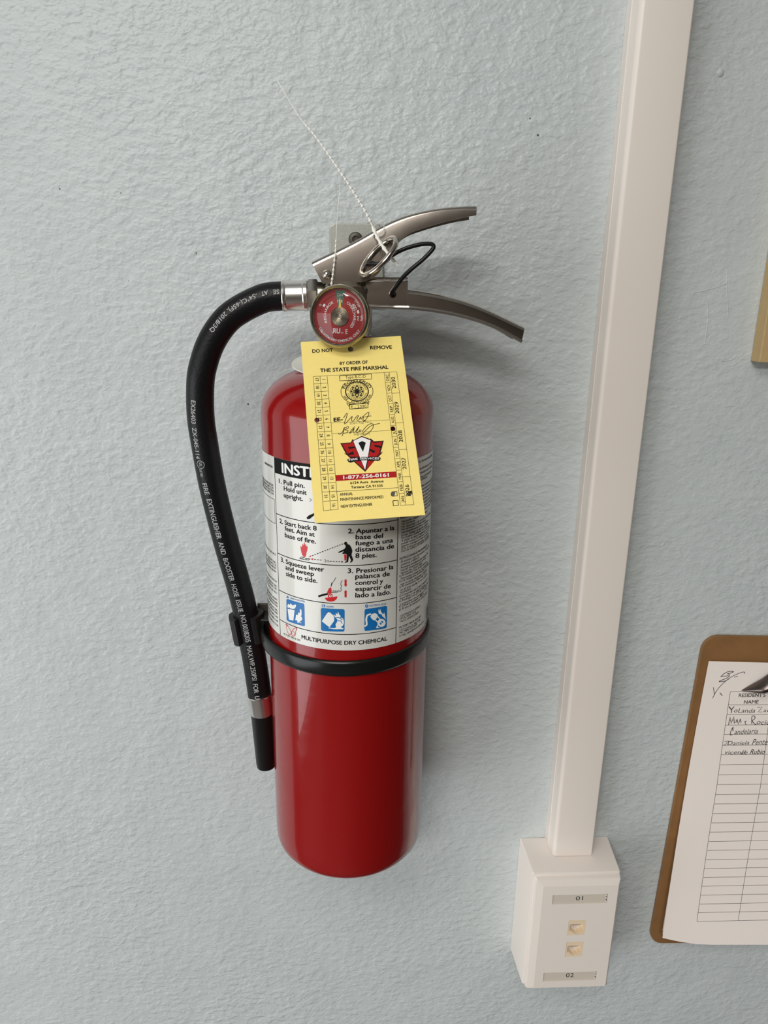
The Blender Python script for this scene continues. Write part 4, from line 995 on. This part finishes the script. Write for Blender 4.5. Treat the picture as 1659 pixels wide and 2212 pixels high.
rowy = [1493.8, 1522.4, 1543.4, 1566.1, 1586.3, 1609.8, 1630, 1651.9, 1673.7, 1694.8, 1716.3, 1736.5, 1757.5, 1777.4, 1797.3, 1817.5, 1836.9, 1857, 1876, 1895.3, 1914.1, 1933.6, 1952.8, 1971.2, 1990.2]
def tlx(y): return 1577.5+(1548-1577.5)*(y-1494)/206 if y < 1700 else 1548+(1505.3-1548)*(y-1700)/290
for y in rowy:
    x = tlx(y); sl = 0.006+0.014*(y-1494)/496; TI.line([(x, y), (1600, y-sl*(1600-x)), (1720, y-sl*(1720-x))], tw)
TI.line([(tlx(1493.8), 1493.8), (1548, 1700), (1505.3, 1990.2)], tw)
TI.line([(1668, 1494), (1655.8, 1599), (1642.6, 1698), (1594.6, 1988)], tw)
C2 = (1380, 1350, 5.946); CN = (1560, 1480, 13.83)
TN = Ink(PS, 0.00014, CN); TN.text("RESIDENT'S", (488, 352), (1285, 342), 100, 0.02); TN.text('NAME', (640, 552), (1078, 545), 100, 0.02)
mesh_obj('form_print', *join((TI.vs, TI.fs), (TN.vs, TN.fs)), mat('form_ink', (0.07, 0.055, 0.05), 0.6), s3)['label'] = 'printed table and column heading'
HN = Ink(PS, 0.00018, CN)
HN.line([(200, 640), (270, 730), (350, 640)], 0.0010); HN.line([(290, 700), (265, 830)], 0.0007)
HN.text('oLanda', (335, 815), (970, 825), 125, 0.0, 0.15, 0.05)
HN.line([(1060, 665), (1190, 655), (1075, 800), (1185, 800)], 0.0005); HN.text('ava', (1225, 805), (1480, 800), 100, 0, 0.15, 0.05)
HN.line([(185, 1190), (235, 945), (265, 1150), (345, 935), (360, 1140)], 0.0006); HN.line([(405, 1120), (440, 1010), (480, 1165), (540, 1000), (560, 1125)], 0.0006, 2)
HN.line([(655, 1095), (720, 1070), (680, 1110), (715, 1195)], 0.0005, 3); HN.line([(880, 1160), (885, 940), (960, 920), (975, 990), (900, 1060), (960, 1150), (1020, 1180)], 0.0006, 4); HN.text('ocio', (1010, 1170), (1420, 1180), 140, 0, 0.1, 0.05)
HN.line([(330, 1240), (270, 1340), (235, 1480), (300, 1475)], 0.0006, 4); HN.line([(318, 1250), (318, 1370)], 0.0007); HN.text('andelaria', (350, 1470), (1050, 1440), 150, -0.005, 0.2, 0.04)
HN.line([(60, 1690), (190, 1665), (120, 1740), (50, 1790), (130, 1790)], 0.0004, 3); HN.text('Daniela', (150, 1785), (800, 1770), 110, -0.008, 0.2, 0.05); HN.text('Pente', (880, 1790), (1330, 1775), 170, -0.005, 0.2, 0.03)
HN.text('vicente', (55, 2060), (740, 2065), 120, 0.0, 0.15, 0.04); HN.line([(560, 2060), (650, 1930), (620, 2070), (700, 1950)], 0.0007); HN.text('Rubio', (820, 2060), (1250, 2050), 140, 0.01, 0.25, 0.03)
H2 = Ink(PS, 0.00018, C2)
for L, w_ in (([(1055, 660), (1100, 620), (1160, 595), (1215, 598), (1180, 615), (1130, 628)], 0.0006), ([(1045, 662), (1110, 655), (1150, 650)], 0.0005), ([(1150, 620), (1160, 650), (1130, 680), (1045, 715), (1035, 728), (1100, 720), (1160, 690)], 0.0006), ([(945, 940), (1000, 840), (1080, 750), (1180, 670), (1270, 625), (1330, 605), (1360, 608), (1350, 625)], 0.0005), ([(958, 800), (965, 870), (968, 900)], 0.0005), ([(1040, 870), (1070, 908)], 0.0006), ([(1222, 672), (1270, 655)], 0.0005)):
    H2.line(L, w_, 4)
mesh_obj('handwriting', *join((HN.vs, HN.fs), (H2.vs, H2.fs)), mat('pencil', (0.06, 0.055, 0.06), 0.6), s3)['label'] = 'dark handwritten names and scribble'
# low metal clip dome over the sheets, mostly beyond the frame
cz = W(1640, 1493.0, -0.008).z; cx0 = W(1604, 1493, -0.008).x; hwid = 0.060
vs, fs = [], []
nu, nv = 40, 10
for i in range(nu+1):
    s_ = i/nu; x = cx0+2*hwid*s_; arch = 0.034*(1-(2*s_-1)**2)+0.0002
    for j_ in range(nv+1):
        t_ = j_/nv; vs.append(V((x, -0.0072-0.012*math.sin(math.pi*(0.12+0.76*t_))*min(1, arch/0.012), cz+arch*t_)))
n1 = len(vs)
vs += [v+V((0, 0.0008, 0)) for v in vs]
for i in range(nu):
    for j_ in range(nv):
        q = i*(nv+1)+j_; fs.append((q, q+1, q+nv+2, q+nv+1)); fs.append((n1+q, n1+q+1, n1+q+nv+2, n1+q+nv+1))
    q = i*(nv+1); fs.append((q, q+nv+1, n1+q+nv+1, n1+q)); q += nv; fs.append((q, q+nv+1, n1+q+nv+1, n1+q))
mesh_obj('clip', vs, fs, mat('clip_chrome', (0.16, 0.13, 0.12), 0.3, 1.0), cb, smooth=True, angle=60)['label'] = 'dark shiny metal clip'
# ================================================================== wooden board at the right edge
wc = W(1640, 783, -0.012)
tag(mesh_obj('wooden_board', *bev_box(wc.x, wc.x+0.20, -0.012, -0.0005, wc.z, wc.z+0.26, 0.0006), wood_m, origin=(wc.x+0.1, 0, wc.z)), 'tan wooden board at the right edge, above the clipboard', 'board')
